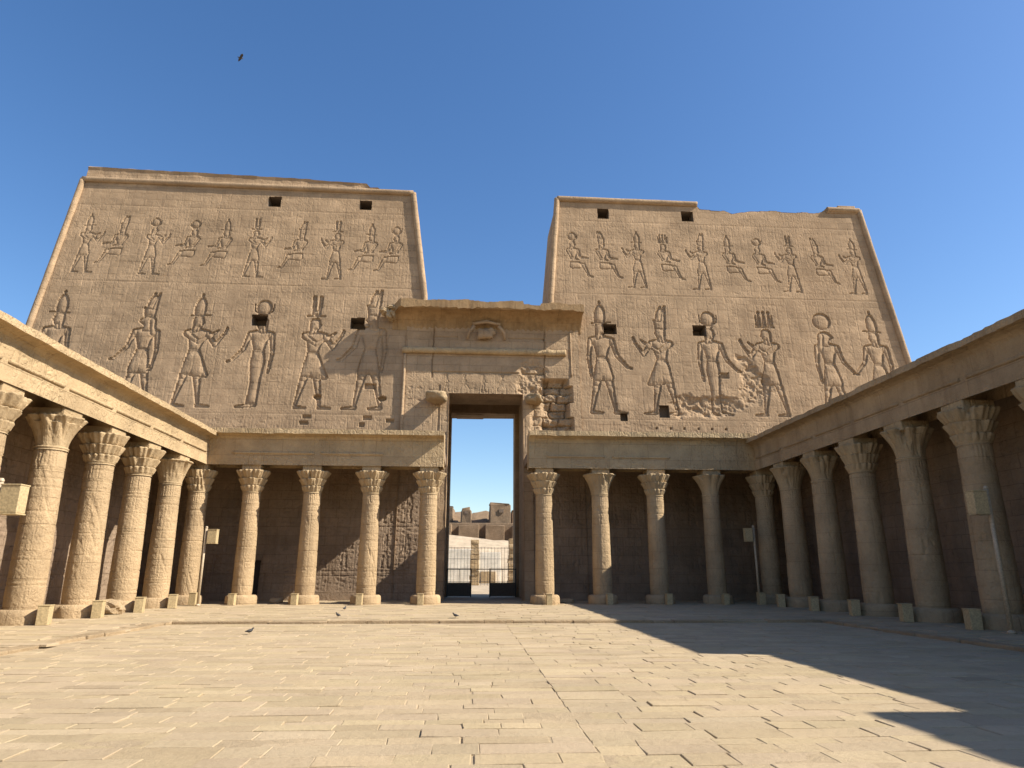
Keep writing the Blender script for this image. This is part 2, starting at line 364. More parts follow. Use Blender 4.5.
def glyph_field(X, Z, z_lo, z_hi, colw, rowh, D, seed, dens=0.8, x_lo=-1e9, x_hi=1e9):
    """columns of small sunk signs between carved rules"""
    cxi = np.floor(X/colw); fx = X/colw-cxi; rzi = np.floor(Z/rowh+0.37*(cxi % 3)); fz = Z/rowh+0.37*(cxi % 3)-rzi
    rr = lambda k: _P[(cxi*7+rzi*13+k*31+seed).astype(int) % 256, (rzi*5+cxi*11+k*17).astype(int) % 256]
    ax, az = 0.5+(rr(1)-0.5)*0.25, 0.5+(rr(2)-0.5)*0.25
    w1, h1 = 0.12+0.25*rr(3), 0.10+0.28*rr(4)
    kind = rr(5)
    dx = np.abs(fx-ax); dz = np.abs(fz-az)
    s1 = (dx < w1) & (dz < 0.10); s2 = (dx < 0.09) & (dz < h1+0.05); s3 = np.hypot(dx/w1, dz/h1) < 1; s4 = (np.hypot(dx/w1, dz/h1) < 1) & (np.hypot(dx/w1, dz/h1) > 0.55)
    sg = np.where(kind < .3, s1 | s2, np.where(kind < .55, s3, np.where(kind < .8, s4, s1)))
    sg = sg & (rr(6) < dens)
    rule = (np.abs(fx-0.0) < 0.05) | (np.abs(fx-1) < 0.05)
    out = np.where(sg, -D, 0.0); out = np.where(rule, -D*0.8, out)
    msk = (Z > z_lo) & (Z < z_hi) & (X > x_lo) & (X < x_hi)
    return np.where(msk, out, 0.0)
def joints(X, Z, cw=1.15, ch=0.46, D=0.016, seed=1):
    r = np.floor(Z/ch); fz = Z/ch-r; off = _P[(r*3+seed).astype(int) % 256, 5]*cw; wv = cw*(0.8+0.5*_P[(r*9+seed).astype(int) % 256, 9])
    c = np.floor((X+off)/wv); fx = (X+off)/wv-c
    blk = _P[(c*5+r*3+seed).astype(int) % 256, (r*7+c).astype(int) % 256]-0.5
    strength = _P[(c*3+r+seed*2).astype(int) % 256, (r*2+c*9).astype(int) % 256]
    return blk*0.009-D*strength*0.6*((fz < 0.09) | (fx*wv < 0.05))

def wall_grid(nx, nz, fX, fZtop, z0, plane_y, Hf_fn):
    s = np.linspace(0, 1, nx)[None, :]; t = np.linspace(0, 1, nz)[:, None]
    return s, t
def split_mesh(X, Y, Z, IDm, holes, mat, parent, names, uvs=None):
    """grid -> one mesh for the plain wall and one for every carved figure"""
    nz, nx = X.shape; V = np.stack([X, Y, Z], -1).reshape(-1, 3)
    i = (np.arange(nz-1)[:, None]*nx+np.arange(nx-1)[None, :]); Q = np.stack([i, i+1, i+nx+1, i+nx], -1)
    fid = np.maximum(np.maximum(IDm[:-1, :-1], IDm[1:, 1:]), np.maximum(IDm[1:, :-1], IDm[:-1, 1:]))
    cx = (X[:-1, :-1]+X[1:, 1:])/2; cz = (Z[:-1, :-1]+Z[1:, 1:])/2
    for (x0, x1, z0, z1) in holes: fid[(cx > x0) & (cx < x1) & (cz > z0) & (cz < z1)] = -1
    for k in np.unique(fid):
        if k < 0: continue
        q = Q[fid == k]; used, inv = np.unique(q, return_inverse=True)
        v = V[used]; nm, lab, mt = names[k]
        o = np_mesh(nm, v, inv.reshape(-1, 4), mt or mat, parent, True, uv=v[:, [0, 2]])
        if lab: o['label'] = lab
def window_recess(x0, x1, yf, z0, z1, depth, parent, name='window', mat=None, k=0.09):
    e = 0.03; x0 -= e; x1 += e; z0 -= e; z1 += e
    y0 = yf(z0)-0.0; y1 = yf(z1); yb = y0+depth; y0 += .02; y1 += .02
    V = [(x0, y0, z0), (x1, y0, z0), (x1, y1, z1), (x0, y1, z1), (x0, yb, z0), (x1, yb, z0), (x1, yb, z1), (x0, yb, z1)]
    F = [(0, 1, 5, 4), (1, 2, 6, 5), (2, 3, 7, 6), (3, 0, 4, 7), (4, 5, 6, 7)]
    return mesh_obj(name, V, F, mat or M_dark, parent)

# ------------------------------------------------------------ layout constants
ZR = 8.3          # top of the colonnade cornices
ZS = 6.7          # underside of the architraves
PZ = 0.08         # raised pavement under the colonnades
XL, XR = -12.9, 14.88      # inner faces of the side architraves
YB = 34.5                 # face of the rear architrave
WXL, WXR = -16.4, 18.2    # inner faces of the court's side walls
KB = 0.09
yface = lambda z: 38.8+KB*z
GX0, GX1 = -1.24, 3.20    # gate passage

# ------------------------------------------------------------ ground, paving
gv = [(-900, -300, -.05), (900, -300, -.05), (900, 1500, -.05), (-900, 1500, -.05)]
tag(mesh_obj('ground', gv, [(0, 1, 2, 3)], M_desert), kind='structure')
def slabs(name, x0, x1, y0, y1, z, rowh=0.32, seed=1, seam=None, inside=None, zj=0.0038, lens=(0.42, 1.0), gap=(0.002, 0.009)):
    r = random.Random(seed); V = []; F = []; T = []; y = y0; U = []
    spans = [(x0, x1)] if seam is None else [(x0, seam), (seam, x1)]
    for si, (a, b) in enumerate(spans):
        y = y0-(0.21 if si else 0)
        while y < y1:
            h = rowh*r.uniform(0.72, 1.3); yn = y+h; x = a-r.uniform(0, .6) if si == 0 else a
            while x < b:
                ln = r.uniform(*lens); xn = min(x+ln, b) if b-(x+ln) > .35 else b
                yy0, yy1 = max(y, y0), min(yn, y1)
                if inside is None or inside((x+xn)/2, (y+yn)/2):
                    g = r.uniform(*gap)/2+(r.random() < .1)*.008; k = len(V); zc = z+r.gauss(0, zj); tx, ty = r.gauss(0, .0018), r.gauss(0, .0025)
                    tv = r.gauss(1.0, .055); tc = (tv, tv*r.uniform(.985, 1.01), tv*r.uniform(.95, 1.03))
                    cs = [(x+g, yy0+g), (xn-g, yy0+g), (xn-g, yy1-g), (x+g, yy1-g)]
                    cs = [(px+r.gauss(0, .008), py+r.gauss(0, .007)) for px, py in cs]
                    cx, cy = (x+xn)/2, (y+yn)/2
                    for lvl, ins, dz in ((0, 0, -.05), (1, 0, -.006), (2, .008, 0)):
                        for (px, py) in cs:
                            qx = px+(ins if px < cx else -ins); qy = py+(ins if py < cy else -ins)
                            V.append((qx, qy, zc+dz+tx*(qx-cx)*4+ty*(qy-cy)*4)); T.append(tc)
                    F += [(k+8, k+9, k+10, k+11)]
                    for q in range(4):
                        q2 = (q+1) % 4; F += [(k+q, k+q2, k+4+q2, k+4+q), (k+4+q, k+4+q2, k+8+q2, k+8+q)]
                x = xn
            y = yn
    return mesh_obj(name, V, F, M_floor, tint=np.array(T))
EXL, EXR, EY = -9.3, 11.95, 23.5     # edges of the raised pavement
def grid_plane(name, x0, x1, y0, y1, z, n, amp, mat, seed=0):
    xs = np.linspace(x0, x1, n); ys = np.linspace(y0, y1, n); X, Y = np.meshgrid(xs, ys)
    Zz = z+amp*fbm(X*.9+seed, Y*.9, 4)
    i = np.arange(n-1)[:, None]*n+np.arange(n-1)[None, :]; Q = np.stack([i, i+1, i+n+1, i+n], -1).reshape(-1, 4)
    return np_mesh(name, np.stack([X, Y, Zz], -1).reshape(-1, 3), Q, mat, None, True)
tag(slabs('court_paving', -9.32, 11.97, -6, EY+.02, 0.0, seed=4, seam=1.3), kind='structure')
tag(grid_plane('sand_bed', -9.9, 12.5, -6, EY+.3, -0.008, 420, 0.026, M_sandg), kind='structure')
inpl = lambda x, y: (x < EXL or x > EXR or y > EY)
tag(slabs('colonnade_pavement', -16.6, 18.4, -6, 39.0, PZ, rowh=.44, seed=9, inside=lambda x, y: (x < EXL-.45 or x > EXR+.45 or y > EY+.35), lens=(.6, 1.4), zj=.004), kind='structure')
def bedring():
    mb = MB()
    mb.box(-16.6, EXL-.1, -6, 39.0, -.04, PZ-.02); mb.box(EXR+.1, 18.4, -6, 39.0, -.04, PZ-.02); mb.box(EXL-.1, EXR+.1, EY+.1, 39.0, -.04, PZ-.02)
    return tag(mb.build('pavement_bed', M_sandg), kind='structure')
bedring()
# worn edging stones of the raised pavement (one kerb)
mb = MB(); r_ = random.Random(5)
def edging(p, q, nx, ny):
    d = Vector((q[0]-p[0], q[1]-p[1], 0)); L = d.length; d.normalize(); s = 0
    while s < L:
        ln = min(r_.uniform(.7, 1.9), L-s); a = Vector((p[0], p[1], 0))+d*s; b = a+d*(ln-.015); w_ = .45; o = r_.gauss(0, .02)
        x0, x1 = sorted((a.x+nx*o, b.x+nx*(o if ny else w_+o) if False else b.x)); y0, y1 = sorted((a.y, b.y))
        if nx: x0, x1 = sorted((p[0]+nx*o, p[0]+nx*(w_)))
        if ny: y0, y1 = sorted((p[1]+ny*o, p[1]+ny*(w_)))
        if r_.random() > .04: mb.box(x0, x1, y0, y1, -.05, PZ+r_.gauss(.004, .006), bev=.018, jit=.008)
        s += ln
edging((EXL, EY), (EXR, EY), 0, 1); edging((EXL, -6), (EXL, EY), -1, 0); edging((EXR, -6), (EXR, EY), 1, 0)
tag(mb.build('pavement_kerb', M_rub), kind='structure')

# ------------------------------------------------------------ pylon towers
def interp(x, pts): return np.interp(x, [p[0] for p in pts], [p[1] for p in pts])
def tower(side):
    left = side == 'left'
    root = empty('pylon_tower', (-15 if left else 17, 43, 0), ('left pylon tower carved with large gods and kings, low parapet along its top' if left
                 else 'right pylon tower carved with gods and kings, its top edge broken and ragged'), 'temple pylon', 'twin towers of the pylon')
    if left:
        xo = lambda z: -27.75+0.0905*z; xi = lambda z: np.where(z < 18.3, -2.95, -2.95-(z-18.3)*0.14)
        ztop = lambda x: 26.18-(x+25.4)*0.0085; X0, X1 = xo, xi
    else:
        xo = lambda z: 29.5-0.105*z; xi = lambda z: np.where(z < 18.3, 5.05, 5.05+(z-18.3)*0.079)
        def ztop(x):
            b = 25.98-(x-5.6)*0.006
            rag = np.interp(x, [15.2, 15.5, 17.2, 17.7, 18.2, 19.0, 21, 23.6, 24.1, 24.5], [0, -.35, -.38, -.62, -.50, -.30, -.27, -.30, -.12, 0])
            return b+rag+np.where((x > 15.4) & (x < 24.2), (np.floor(vnoise(x*1.4, x*0)*3)/3-.5)*.13, 0)
        X0, X1 = xi, xo
    zb = 8.0; nx = 620; nz = 430
    s = np.linspace(0, 1, nx)[None, :]; t = np.linspace(0, 1, nz)[:, None]
    Z = zb+(26.0-zb)*t+0*s
    Xa = X0(Z)+(X1(Z)-X0(Z))*s
    Z = zb+(ztop(Xa)-zb)*t; X = X0(Z)+(X1(Z)-X0(Z))*s
    Hf = np.zeros_like(X); ID = np.zeros(X.shape, int)
    Hf += joints(X, Z, seed=3 if left else 8)+fbm(X*1.2, Z*1.2, 5)*0.02+(fbm(X*4.5, Z*7, 3))*0.008
    # columns of text beside the figures and base rules
    wr = fbm(X*.5+9, Z*.5, 3) > -0.13
    Hf += np.where(wr, glyph_field(X, Z, 19.0, 24.1, 0.50, 0.36, 0.009, 3, .5), 0)
    Hf += np.where(wr, glyph_field(X, Z, 11.0, 18.6, 0.66, 0.44, 0.010, 11, .5), 0)
    Hf += np.where(wr, glyph_field(X, Z, 8.6, 10.3, 0.42, 0.34, 0.014, 17, .7), 0)
    for zl in (18.85, 10.45, 24.3): Hf -= 0.012*(np.abs(Z-zl) < .035)
    names = {0: ('wall', None, None)}
    big = 5.95
    if left:
        lows = [(-24.75, 1, 'white', 'human', 'kilt', 'down', -1, 'carved god in a tall rounded crown'), (-19.55, 1, 'double', 'falcon', 'kilt', 'down', -1, 'carved falcon-headed god in the double crown'),
                (-16.55, 1, 'white', 'human', 'apron', 'offer', 1, 'carved king offering in a tall white crown'), (-12.75, 1, 'disk', 'human', 'long', 'down', -1, 'carved goddess in a long dress under a disk'),
                (-9.55, 1, 'feathers', 'human', 'apron', 'offer', 1, 'carved king offering in a twin feather crown'), (-6.1, 1.08, 'double', 'human', 'kilt', 'down', -1, 'carved striding god beside the gateway')]
        ups = [(80, 's', 'white', 'offer', 1), (115, 'q', 'double', 'staff', -1), (151, 's', 'disk', 'offer', 1), (189, 'q', 'disk', 'staff', -1), (222, 'q', 'white', 'staff', -1),
               (253, 's', 'feathers', 'offer', 1), (297, 'q', 'double', 'staff', -1), (334, 's', 'feathers', 'offer', -1), (368, 'q', 'white', 'staff', -1), (396, 'q', 'disk', 'staff', -1)]
        upx = [-24.3, -22.4, -20.25, -17.95, -15.95, -13.9, -11.2, -8.75, -6.75, -5.15]
    else:
        lows = [(8.15, 1.03, 'white', 'human', 'kilt', 'down', 1, 'carved god in a tall crown beside the gateway'), (11.95, 1, 'double', 'human', 'apron', 'offer', -1, 'carved king offering toward the gateway'),
                (15.15, 1, 'disk', 'human', 'long', 'down', 1, 'carved goddess in a long dress under a disk'), (18.85, 1, 'triple', 'human', 'kilt', 'offer', -1, 'carved king in a triple crown'),
                (22.75, 1, 'bigdisk', 'falcon', 'kilt', 'down', 1, 'carved falcon-headed god under a large disk'), (26.0, 1, 'white', 'human', 'kilt', 'down', -1, 'carved god at the outer corner')]
        ups = [(0, 'q', 'disk', 'staff', 1), (0, 'q', 'double', 'staff', 1), (0, 's', 'white', 'offer', -1), (0, 'q', 'triple', 'staff', 1), (0, 's', 'double', 'offer', -1), (0, 'q', 'white', 'staff', 1),
               (0, 'q', 'disk', 'staff', 1), (0, 's', 'feathers', 'offer', -1), (0, 'q', 'double', 'staff', 1), (0, 's', 'white', 'offer', -1)]
        upx = [6.75, 8.7, 10.9, 12.85, 15.2, 17.25, 19.3, 21.3, 23.35, 25.75]
    k = 1
    for (cx, sc, cr, hd, dr, ar, fc, lab) in lows:
        carve(Hf, ID, X, Z, cx, 10.75, big*sc, fig_parts('stand', cr, hd, dr, ar), fc, D=0.135, w=0.16, idx=k); names[k] = ('carved_figure', lab, None); k += 1
    for cx, (_, po, cr, ar, fc) in zip(upx, ups):
        hz = 3.45 if po == 's' else 3.4; z0 = 19.35 if po == 's' else 19.25+.1
        carve(Hf, ID, X, Z, cx, z0, hz, fig_parts('stand' if po == 's' else 'seated', cr, 'human', 'kilt', ar), fc, D=0.078, w=0.09, idx=k, margin=.05)
        names[k] = ('carved_figure', 'small carved standing king in the upper register' if po == 's' else 'small carved seated god in the upper register', None); k += 1
    if left:
        holes = [(-13.44, -12.6, 24.6, 25.38), (-7.5, -6.7, 24.6, 25.32), (-13.43, -12.52, 16.05, 16.82), (-7.44, -6.55, 16.0, 16.76),
                 (-9.1, -8.85, 11.4, 11.65)]
        small = [(-9.75, -9.25, 10.2, 10.42), (-9.9, -9.4, 9.85, 10.05), (-6.25, -5.75, 10.15, 10.4), (-6.45, -6.15, 9.75, 10.0), (-4.9, -4.45, 10.05, 10.25), (-6.3, -5.6, 12.1, 12.45)]
    else:
        holes = [(8.38, 9.15, 24.55, 25.34), (14.16, 14.98, 24.55, 25.34), (8.36, 9.2, 16.05, 16.75), (14.1, 14.97, 16.06, 16.8), (11.5, 12.12, 10.6, 11.4), (9.1, 9.55, 10.33, 10.85)]
        small = [(15.6, 16.1, 13.2, 13.6)]+[(11.2+.85*i, 11.32+.85*i, 9.85, 10.0) for i in range(6)]
        # eroded masonry between the figures
        wq = fbm(X*.9, Z*1.3, 4)*1.5; er = np.clip(1-np.hypot((X-14.2)/2.3, (Z-11.35)/0.75)+wq, 0, 1)*(np.hypot((X-14.2)/3, (Z-11.3)/1.2) < 1); er2 = np.clip(.9-np.hypot((X-17.6)/1.0, (Z-13.2)/2.0)+wq, 0, 1)*(np.hypot((X-17.6)/1.6, (Z-13.2)/2.8) < 1)
        n = fbm(X*2.3, Z*2.6, 5); Hf -= np.clip(er*3, 0, 1)*(.10+.45*np.abs(n))+np.clip(er2*3, 0, 1)*(.08+.4*np.abs(n))
    for (x0, x1, z0, z1) in small: Hf = np.where((X > x0) & (X < x1) & (Z > z0) & (Z < z1), Hf-.18, Hf)
    if left:
        for cx, cz in ((-9.0, 11.55), (-5.2, 11.5)): Hf = np.where(np.hypot((X-cx)/.25, (Z-cz)/.16) < 1, -.35, Hf)
        holes = holes[:-1]
    # chipped base ledge
    Y = yface(Z)-Hf
    split_mesh(X, Y, Z, ID, holes+([(5.0, 6.62, 8.7, 16.2)] if not left else []), M_tower, root, names)
    holes = [h for h in holes if h[1] < 50]
    for h in holes: window_recess(h[0], h[1], yface, h[2], h[3], 1.3 if h[2] > 15 else .6, root, 'window' if h[2] > 15 else 'beam_hole')
    # lower wall behind the colonnade, with registers of carved figures
    lx0, lx1 = (WXL+.02, -1.3) if left else (3.25, WXR-.02)
    nx2 = 330; nz2 = 190; Xl, Zl = np.meshgrid(np.linspace(lx0, lx1, nx2), np.linspace(-.05, 8.0, nz2))
    Hl = joints(Xl, Zl, seed=21)+fbm(Xl*1.1, Zl*1.1, 4)*.02; Il = np.zeros(Xl.shape, int); kinds = [('white', 'offer', 1), ('double', 'down', -1), ('disk', 'staff', -1), ('feathers', 'offer', 1), ('triple', 'down', -1)]
    Hl += glyph_field(Xl, Zl, .55, 6.9, 0.34, 0.26, 0.028, 5, .8)
    q = 0
    for zr, hh in ((1.75, 1.5), (4.2, 1.75)):
        xx = lx0+.7
        while xx < lx1-.3:
            cr, ar, fc = kinds[q % 5]; carve(Hl, Il, Xl, Zl, xx, zr, hh, fig_parts('stand', cr, 'human', 'kilt', ar), fc, D=.055, w=.06, idx=0, margin=-9); xx += 1.12; q += 1
    for zl in (1.6, 1.35, 4.0, 6.4): Hl -= .03*(np.abs(Zl-zl) < .03)
    dh = [(-12.05, -11.1, 0.0, 2.15)] if left else []
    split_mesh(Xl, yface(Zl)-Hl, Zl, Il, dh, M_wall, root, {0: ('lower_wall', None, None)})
    if left:
        window_recess(-12.05, -11.1, yface, 0.02, 2.15, .8, root, 'doorway', M_wood)
    # body: outer flank, inner flank, rear, top
    zs = [0, 8, 18.3, 26]; yb = lambda z: 49.0-.09*z; V = []; F = []
    zt_ = lambda x: float(ztop(np.array(float(x))))
    def ring(f, z): x = float(f(np.array(float(z)))); return [(x, yface(z)+.02, z), (x, yb(z), z)]
    for f, nm in ((xo, 'outer_flank'), (xi, 'inner_flank')):
        zz = list(np.linspace(0 if f is xo else 16.0, zt_(float(f(np.array(26.0)))), 30)); V = []; F = []
        for z in zz:
            a, b = ring(f, z); V += [a, b]
        F = [(2*i, 2*i+2, 2*i+3, 2*i+1) for i in range(len(zz)-1)]; mesh_obj(nm, V, F, M_tower, root)
    xs = np.linspace(float(X0(np.array(26.))), float(X1(np.array(26.))), 160); V = []; F = []
    for x in xs:
        z = zt_(x); V += [(x, yface(z)-.01, z), (x, yb(z), z), ]
    F = [(2*i, 2*i+2, 2*i+3, 2*i+1) for i in range(len(xs)-1)]; mesh_obj('roof', V, F, M_tower, root)
    xb0, xb1 = float(X0(np.array(0.))), float(X1(np.array(0.))); xt0, xt1 = xs[0], xs[-1]
    mesh_obj('rear_wall', [(xb0, 49, 0), (xb1, 49, 0), (xt1, yb(26), 25.7), (xt0, yb(26), 25.7)], [(0, 3, 2, 1)], M_tower, root)
    if left:   # outer part of the tower's foot beyond the side wall
        mesh_obj('outer_base', [(xo(0), yface(0), 0), (WXL, yface(0), 0), (WXL, yface(8), 8), (xo(8), yface(8), 8)], [(0, 1, 2, 3)], M_tower, root)
    else:
        mesh_obj('outer_base', [(WXR, yface(0), 0), (xo(0), yface(0), 0), (xo(8), yface(8), 8), (WXR, yface(8), 8)], [(0, 1, 2, 3)], M_tower, root)
    # torus mouldings
    rr = .19
    def edge(f, z0, nm='torus_moulding', z1=None):
        z1 = z1 or zt_(float(f(np.array(26.0)))); pts = []; rad = []
        for z in np.linspace(z0, z1, 60): pts.append((float(f(np.array(z))), yface(z)-.02, z)); rad.append(rr*(1+.12*float(fbm(np.array(z*1.3), np.array(1.+len(nm)), 3))))
        MB().tube(pts, rad, 12).build(nm, M_gate, root, True)
    edge(xo, 8); edge(xi, 17.0)
    def top(xa, xb):
        pts = []; rad = []
        for x in np.linspace(xa, xb, 70): z = (26.18-(x+25.4)*.0085) if left else 25.98-(x-5.6)*.006; pts.append((x, yface(z)-.04, z-.0)); rad.append(rr*(1+.10*float(fbm(np.array(x*1.1), np.array(4.), 3))))
        MB().tube(pts, rad, 12).build('torus_moulding', M_gate, root, True)
    if left: top(xs[0], xs[-1])
    else: top(xs[0], 15.3); top(24.5, xs[-1])
    # what remains of the parapet
    mb = MB(); prof = [(-1.6, 0), (0.08, 0), (0.02, .3), (.0, .55), (.06, .72), (-.1, .80), (-1.6, .78)]
    if left:
        def chip(s, o, z, j):
            f = 1.22-.022*s-(.08 if s > 14.5 else 0)-(.40 if s > 18.2 else 0)-(.3 if s > 18.9 else 0); f = max(f, .08)
            return o, z*f*(1+.05*float(fbm(np.array(s*1.5), np.array(.3), 3)))
        sweep(mb, prof, (-25.25, yface(26.2)+.06, 26.28), (-5.9, yface(26.2)+.06, 26.12), (0, -1, 0), seg=.25, rough=.04, chip=chip)
        mb.build('parapet', M_tower, root)
    else:
        mb.box(25.35, 26.6, yface(26), yface(26)+1.0, 25.98, 26.25, bev=.05, jit=.03)
        mb.box(24.4, 26.7, yface(26)-.1, yface(26)+1.2, 25.6, 25.97, bev=.04, jit=.03)
        mb.build('parapet_remnant', M_tower, root)
    return root
tower('left'); tower('right')

# ------------------------------------------------------------ gateway between the towers
gate = empty('gateway', (0.98, 43, 0), 'tall stone gateway between the two pylon towers, cornice and winged disk above the opening', 'gateway')
gy = lambda z: yface(z)-.07
def gate_face():
    x0, x1, z1 = -3.95, 6.72, 16.4; zb = 0.0
    nx, nz = 330, 480; X, Z = np.meshgrid(np.linspace(x0, x1, nx), np.linspace(zb, z1, nz)); ID = np.zeros(X.shape, int)
    Hf = joints(X, Z, 1.7, .55, .02, 14)+fbm(X*1.3, Z*1.3, 5)*.04
    Hf += glyph_field(X, Z, 8.6, 12.3, .55, .40, .022, 30, .6, x_hi=4.0)
    # cracked rows and joints
    Hf -= .08*(np.abs(Z-13.25-.05*fbm(X*2, Z*0, 2)) < .045)*((X > -2.3) & (X < 4.6))
    for cx, za, zc in ((-2.3, 12.9, 16.4), (4.55, 11.5, 16.4)): Hf -= .10*(np.abs(X-cx-.12*fbm(X*0, Z*2, 3)) < .045)*((Z > za) & (Z < zc))
    Hf -= .07*(np.abs(Z-15.55) < .05)*(((X > 2.3) & (X < 4.6)) | ((X > -2.3) & (X < -.8)))
    Hf += (fbm(X*4.5+3, Z*6, 3))*.02
    # raised door frame fillets
    Hf -= .05*((X > -1.9) & (X < -1.75) & (Z < 12.4))
    # figures on the lintel
    for i, cx in enumerate((-1.4, -.3, .8, 1.9, 3.0)):
        carve(Hf, ID, X, Z, cx, 12.0, .95, fig_parts('seated' if i % 2 else 'stand', 'disk', 'human', 'kilt', 'staff'), -1 if i > 2 else 1, D=.04, w=.05, idx=0, margin=-9)
    # broken away masonry at the right: pillow-shaped rough courses
    X0_, Z0_ = X, Z; X = X+.22*fbm(X0_*1.3, Z0_*1.3, 3)*2; Z = Z+.10*fbm(X0_*1.6+9, Z0_*1.1, 3)*2
    ch = .50; r = np.floor(Z/ch); fz = Z/ch-r; cw = .95; off = _P[(r*3).astype(int) % 256, 8]*cw; c = np.floor((X+off)/cw); fx = (X+off)/cw-c
    rec = _P[(c*11+r*5).astype(int) % 256, (r*3+c).astype(int) % 256]
    pil = (1-np.abs(2*fx-1)**12)*(1-np.abs(2*fz-1)**8)*(1-.5*np.abs(fbm(X*1.7, Z*3, 4)))
    X, Z = X0_, Z0_
    msk = np.clip((np.minimum.reduce([(X-4.15)/.3-fbm(X*0+2, Z*1.1, 3)*2.5, (6.5-X)/.2-(np.floor(vnoise(X*0+8, Z*1.0)*3))*1.2, (13.3-Z)/.2-(np.floor(vnoise(X*1.1, Z*0)*3))*1.6, (Z-8.9)/.2])), 0, 1)
    msk2 = np.clip(np.minimum.reduce([(X-3.6)/.2, (4.7-X)/.3, (12.2-Z-fbm(X*2, Z*0, 3)*2)/.3, (Z-9.0)/.2]), 0, 1)*.6
    rub = -.50+.28*pil-.36*rec+.50*fbm(X*2.2, Z*2.6, 6)
    Hf += rub*msk+(rub*.6)*msk2*(1-msk)
    # crumbled patch of the lintel
    er = np.clip(1-np.hypot((X-3.9)/1.2, (Z-12.9)/1.3)+fbm(X*1.1, Z*1.3, 4), 0, 1)*(X > 2.4)*(Z > 11.9); Hf -= np.clip(er*3, 0, 1)*(.08+.5*np.abs(fbm(X*2.1, Z*2.4, 5)))
    Y = gy(Z)-Hf
    holes = [(GX0, GX1, -1, 11.90), (-9, -1.75, -1, 8.0), (3.75, 9, -1, 8.0)]
    split_mesh(X, Y, Z, ID, holes, M_gate, gate, {0: ('gate_wall', None, None)})
    # flanks, passage walls, ceiling, rear
    mb = MB()
    mb.add([(x0, gy(0), 0), (x0, gy(0)+3, 0), (x0, gy(z1)+2, z1), (x0, gy(z1), z1)], [(0, 1, 2, 3)]); mb.build('flank', M_gate, gate); mb = MB()
    mb.add([(x1, gy(0), 0), (x1, gy(0)+3, 0), (x1, gy(z1)+2, z1), (x1, gy(z1), z1)], [(3, 2, 1, 0)])
    mb.build('flank', M_gate, gate)
    YR = 48.6
    for x, nm in ((GX0, 0), (GX1, 1)):
        V = [(x, gy(0)-.03, 0), (x, 41.0, 0), (x, 41.0, 11.92), (x, gy(11.9)-.03, 11.92)]
        dx = -.25 if nm == 0 else .25
        V += [(x+dx, 41.0, 0), (x+dx, 46.6, 0), (x+dx, 46.6, 13.8), (x+dx, 41.0, 13.8), (x, 46.6, 0), (x, YR, 0), (x, YR, 12.3), (x, 46.6, 12.3), (x, 41, 13.8), (x, 46.6, 13.8)]
        F = [(0, 1, 2, 3), (4, 5, 6, 7), (8, 9, 10, 11), (1, 4, 7, 12), (5, 8, 13, 6)]
        mesh_obj('passage_wall', V, F if nm else [f[::-1] for f in F], M_gate, gate)
    mb = MB()
    mb.box(GX0-.3, GX1+.3, gy(11.8)+.45, 42.6, 11.90, 13.7); mb.box(GX0-.3, GX1+.3, 42.6, 46.6, 13.4, 15); mb.box(GX0-.3, GX1+.3, 46.6, YR, 12.28, 15, jit=.05)
    mb.box(-.9, 1.0, 46.9, YR-.2, 12.2, 12.279)
    mb.add([(GX0-.02, gy(11.8)-.03, 11.905), (GX1+.02, gy(11.8)-.03, 11.905), (GX1+.02, 41, 11.905), (GX0-.02, 41, 11.905)], [(0, 3, 2, 1)])
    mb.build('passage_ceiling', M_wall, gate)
    mb = MB(); mb.box(-3.9, GX0-.26, 41.2, YR, 0, 15.4); mb.box(GX1+.26, 6.6, 41.2, YR, 0, 15.4); mb.box(-3.9, 6.6, 41.6, YR, 15.0, 16.5)
    mb.build('core_masonry', M_wall, gate)
gate_face()
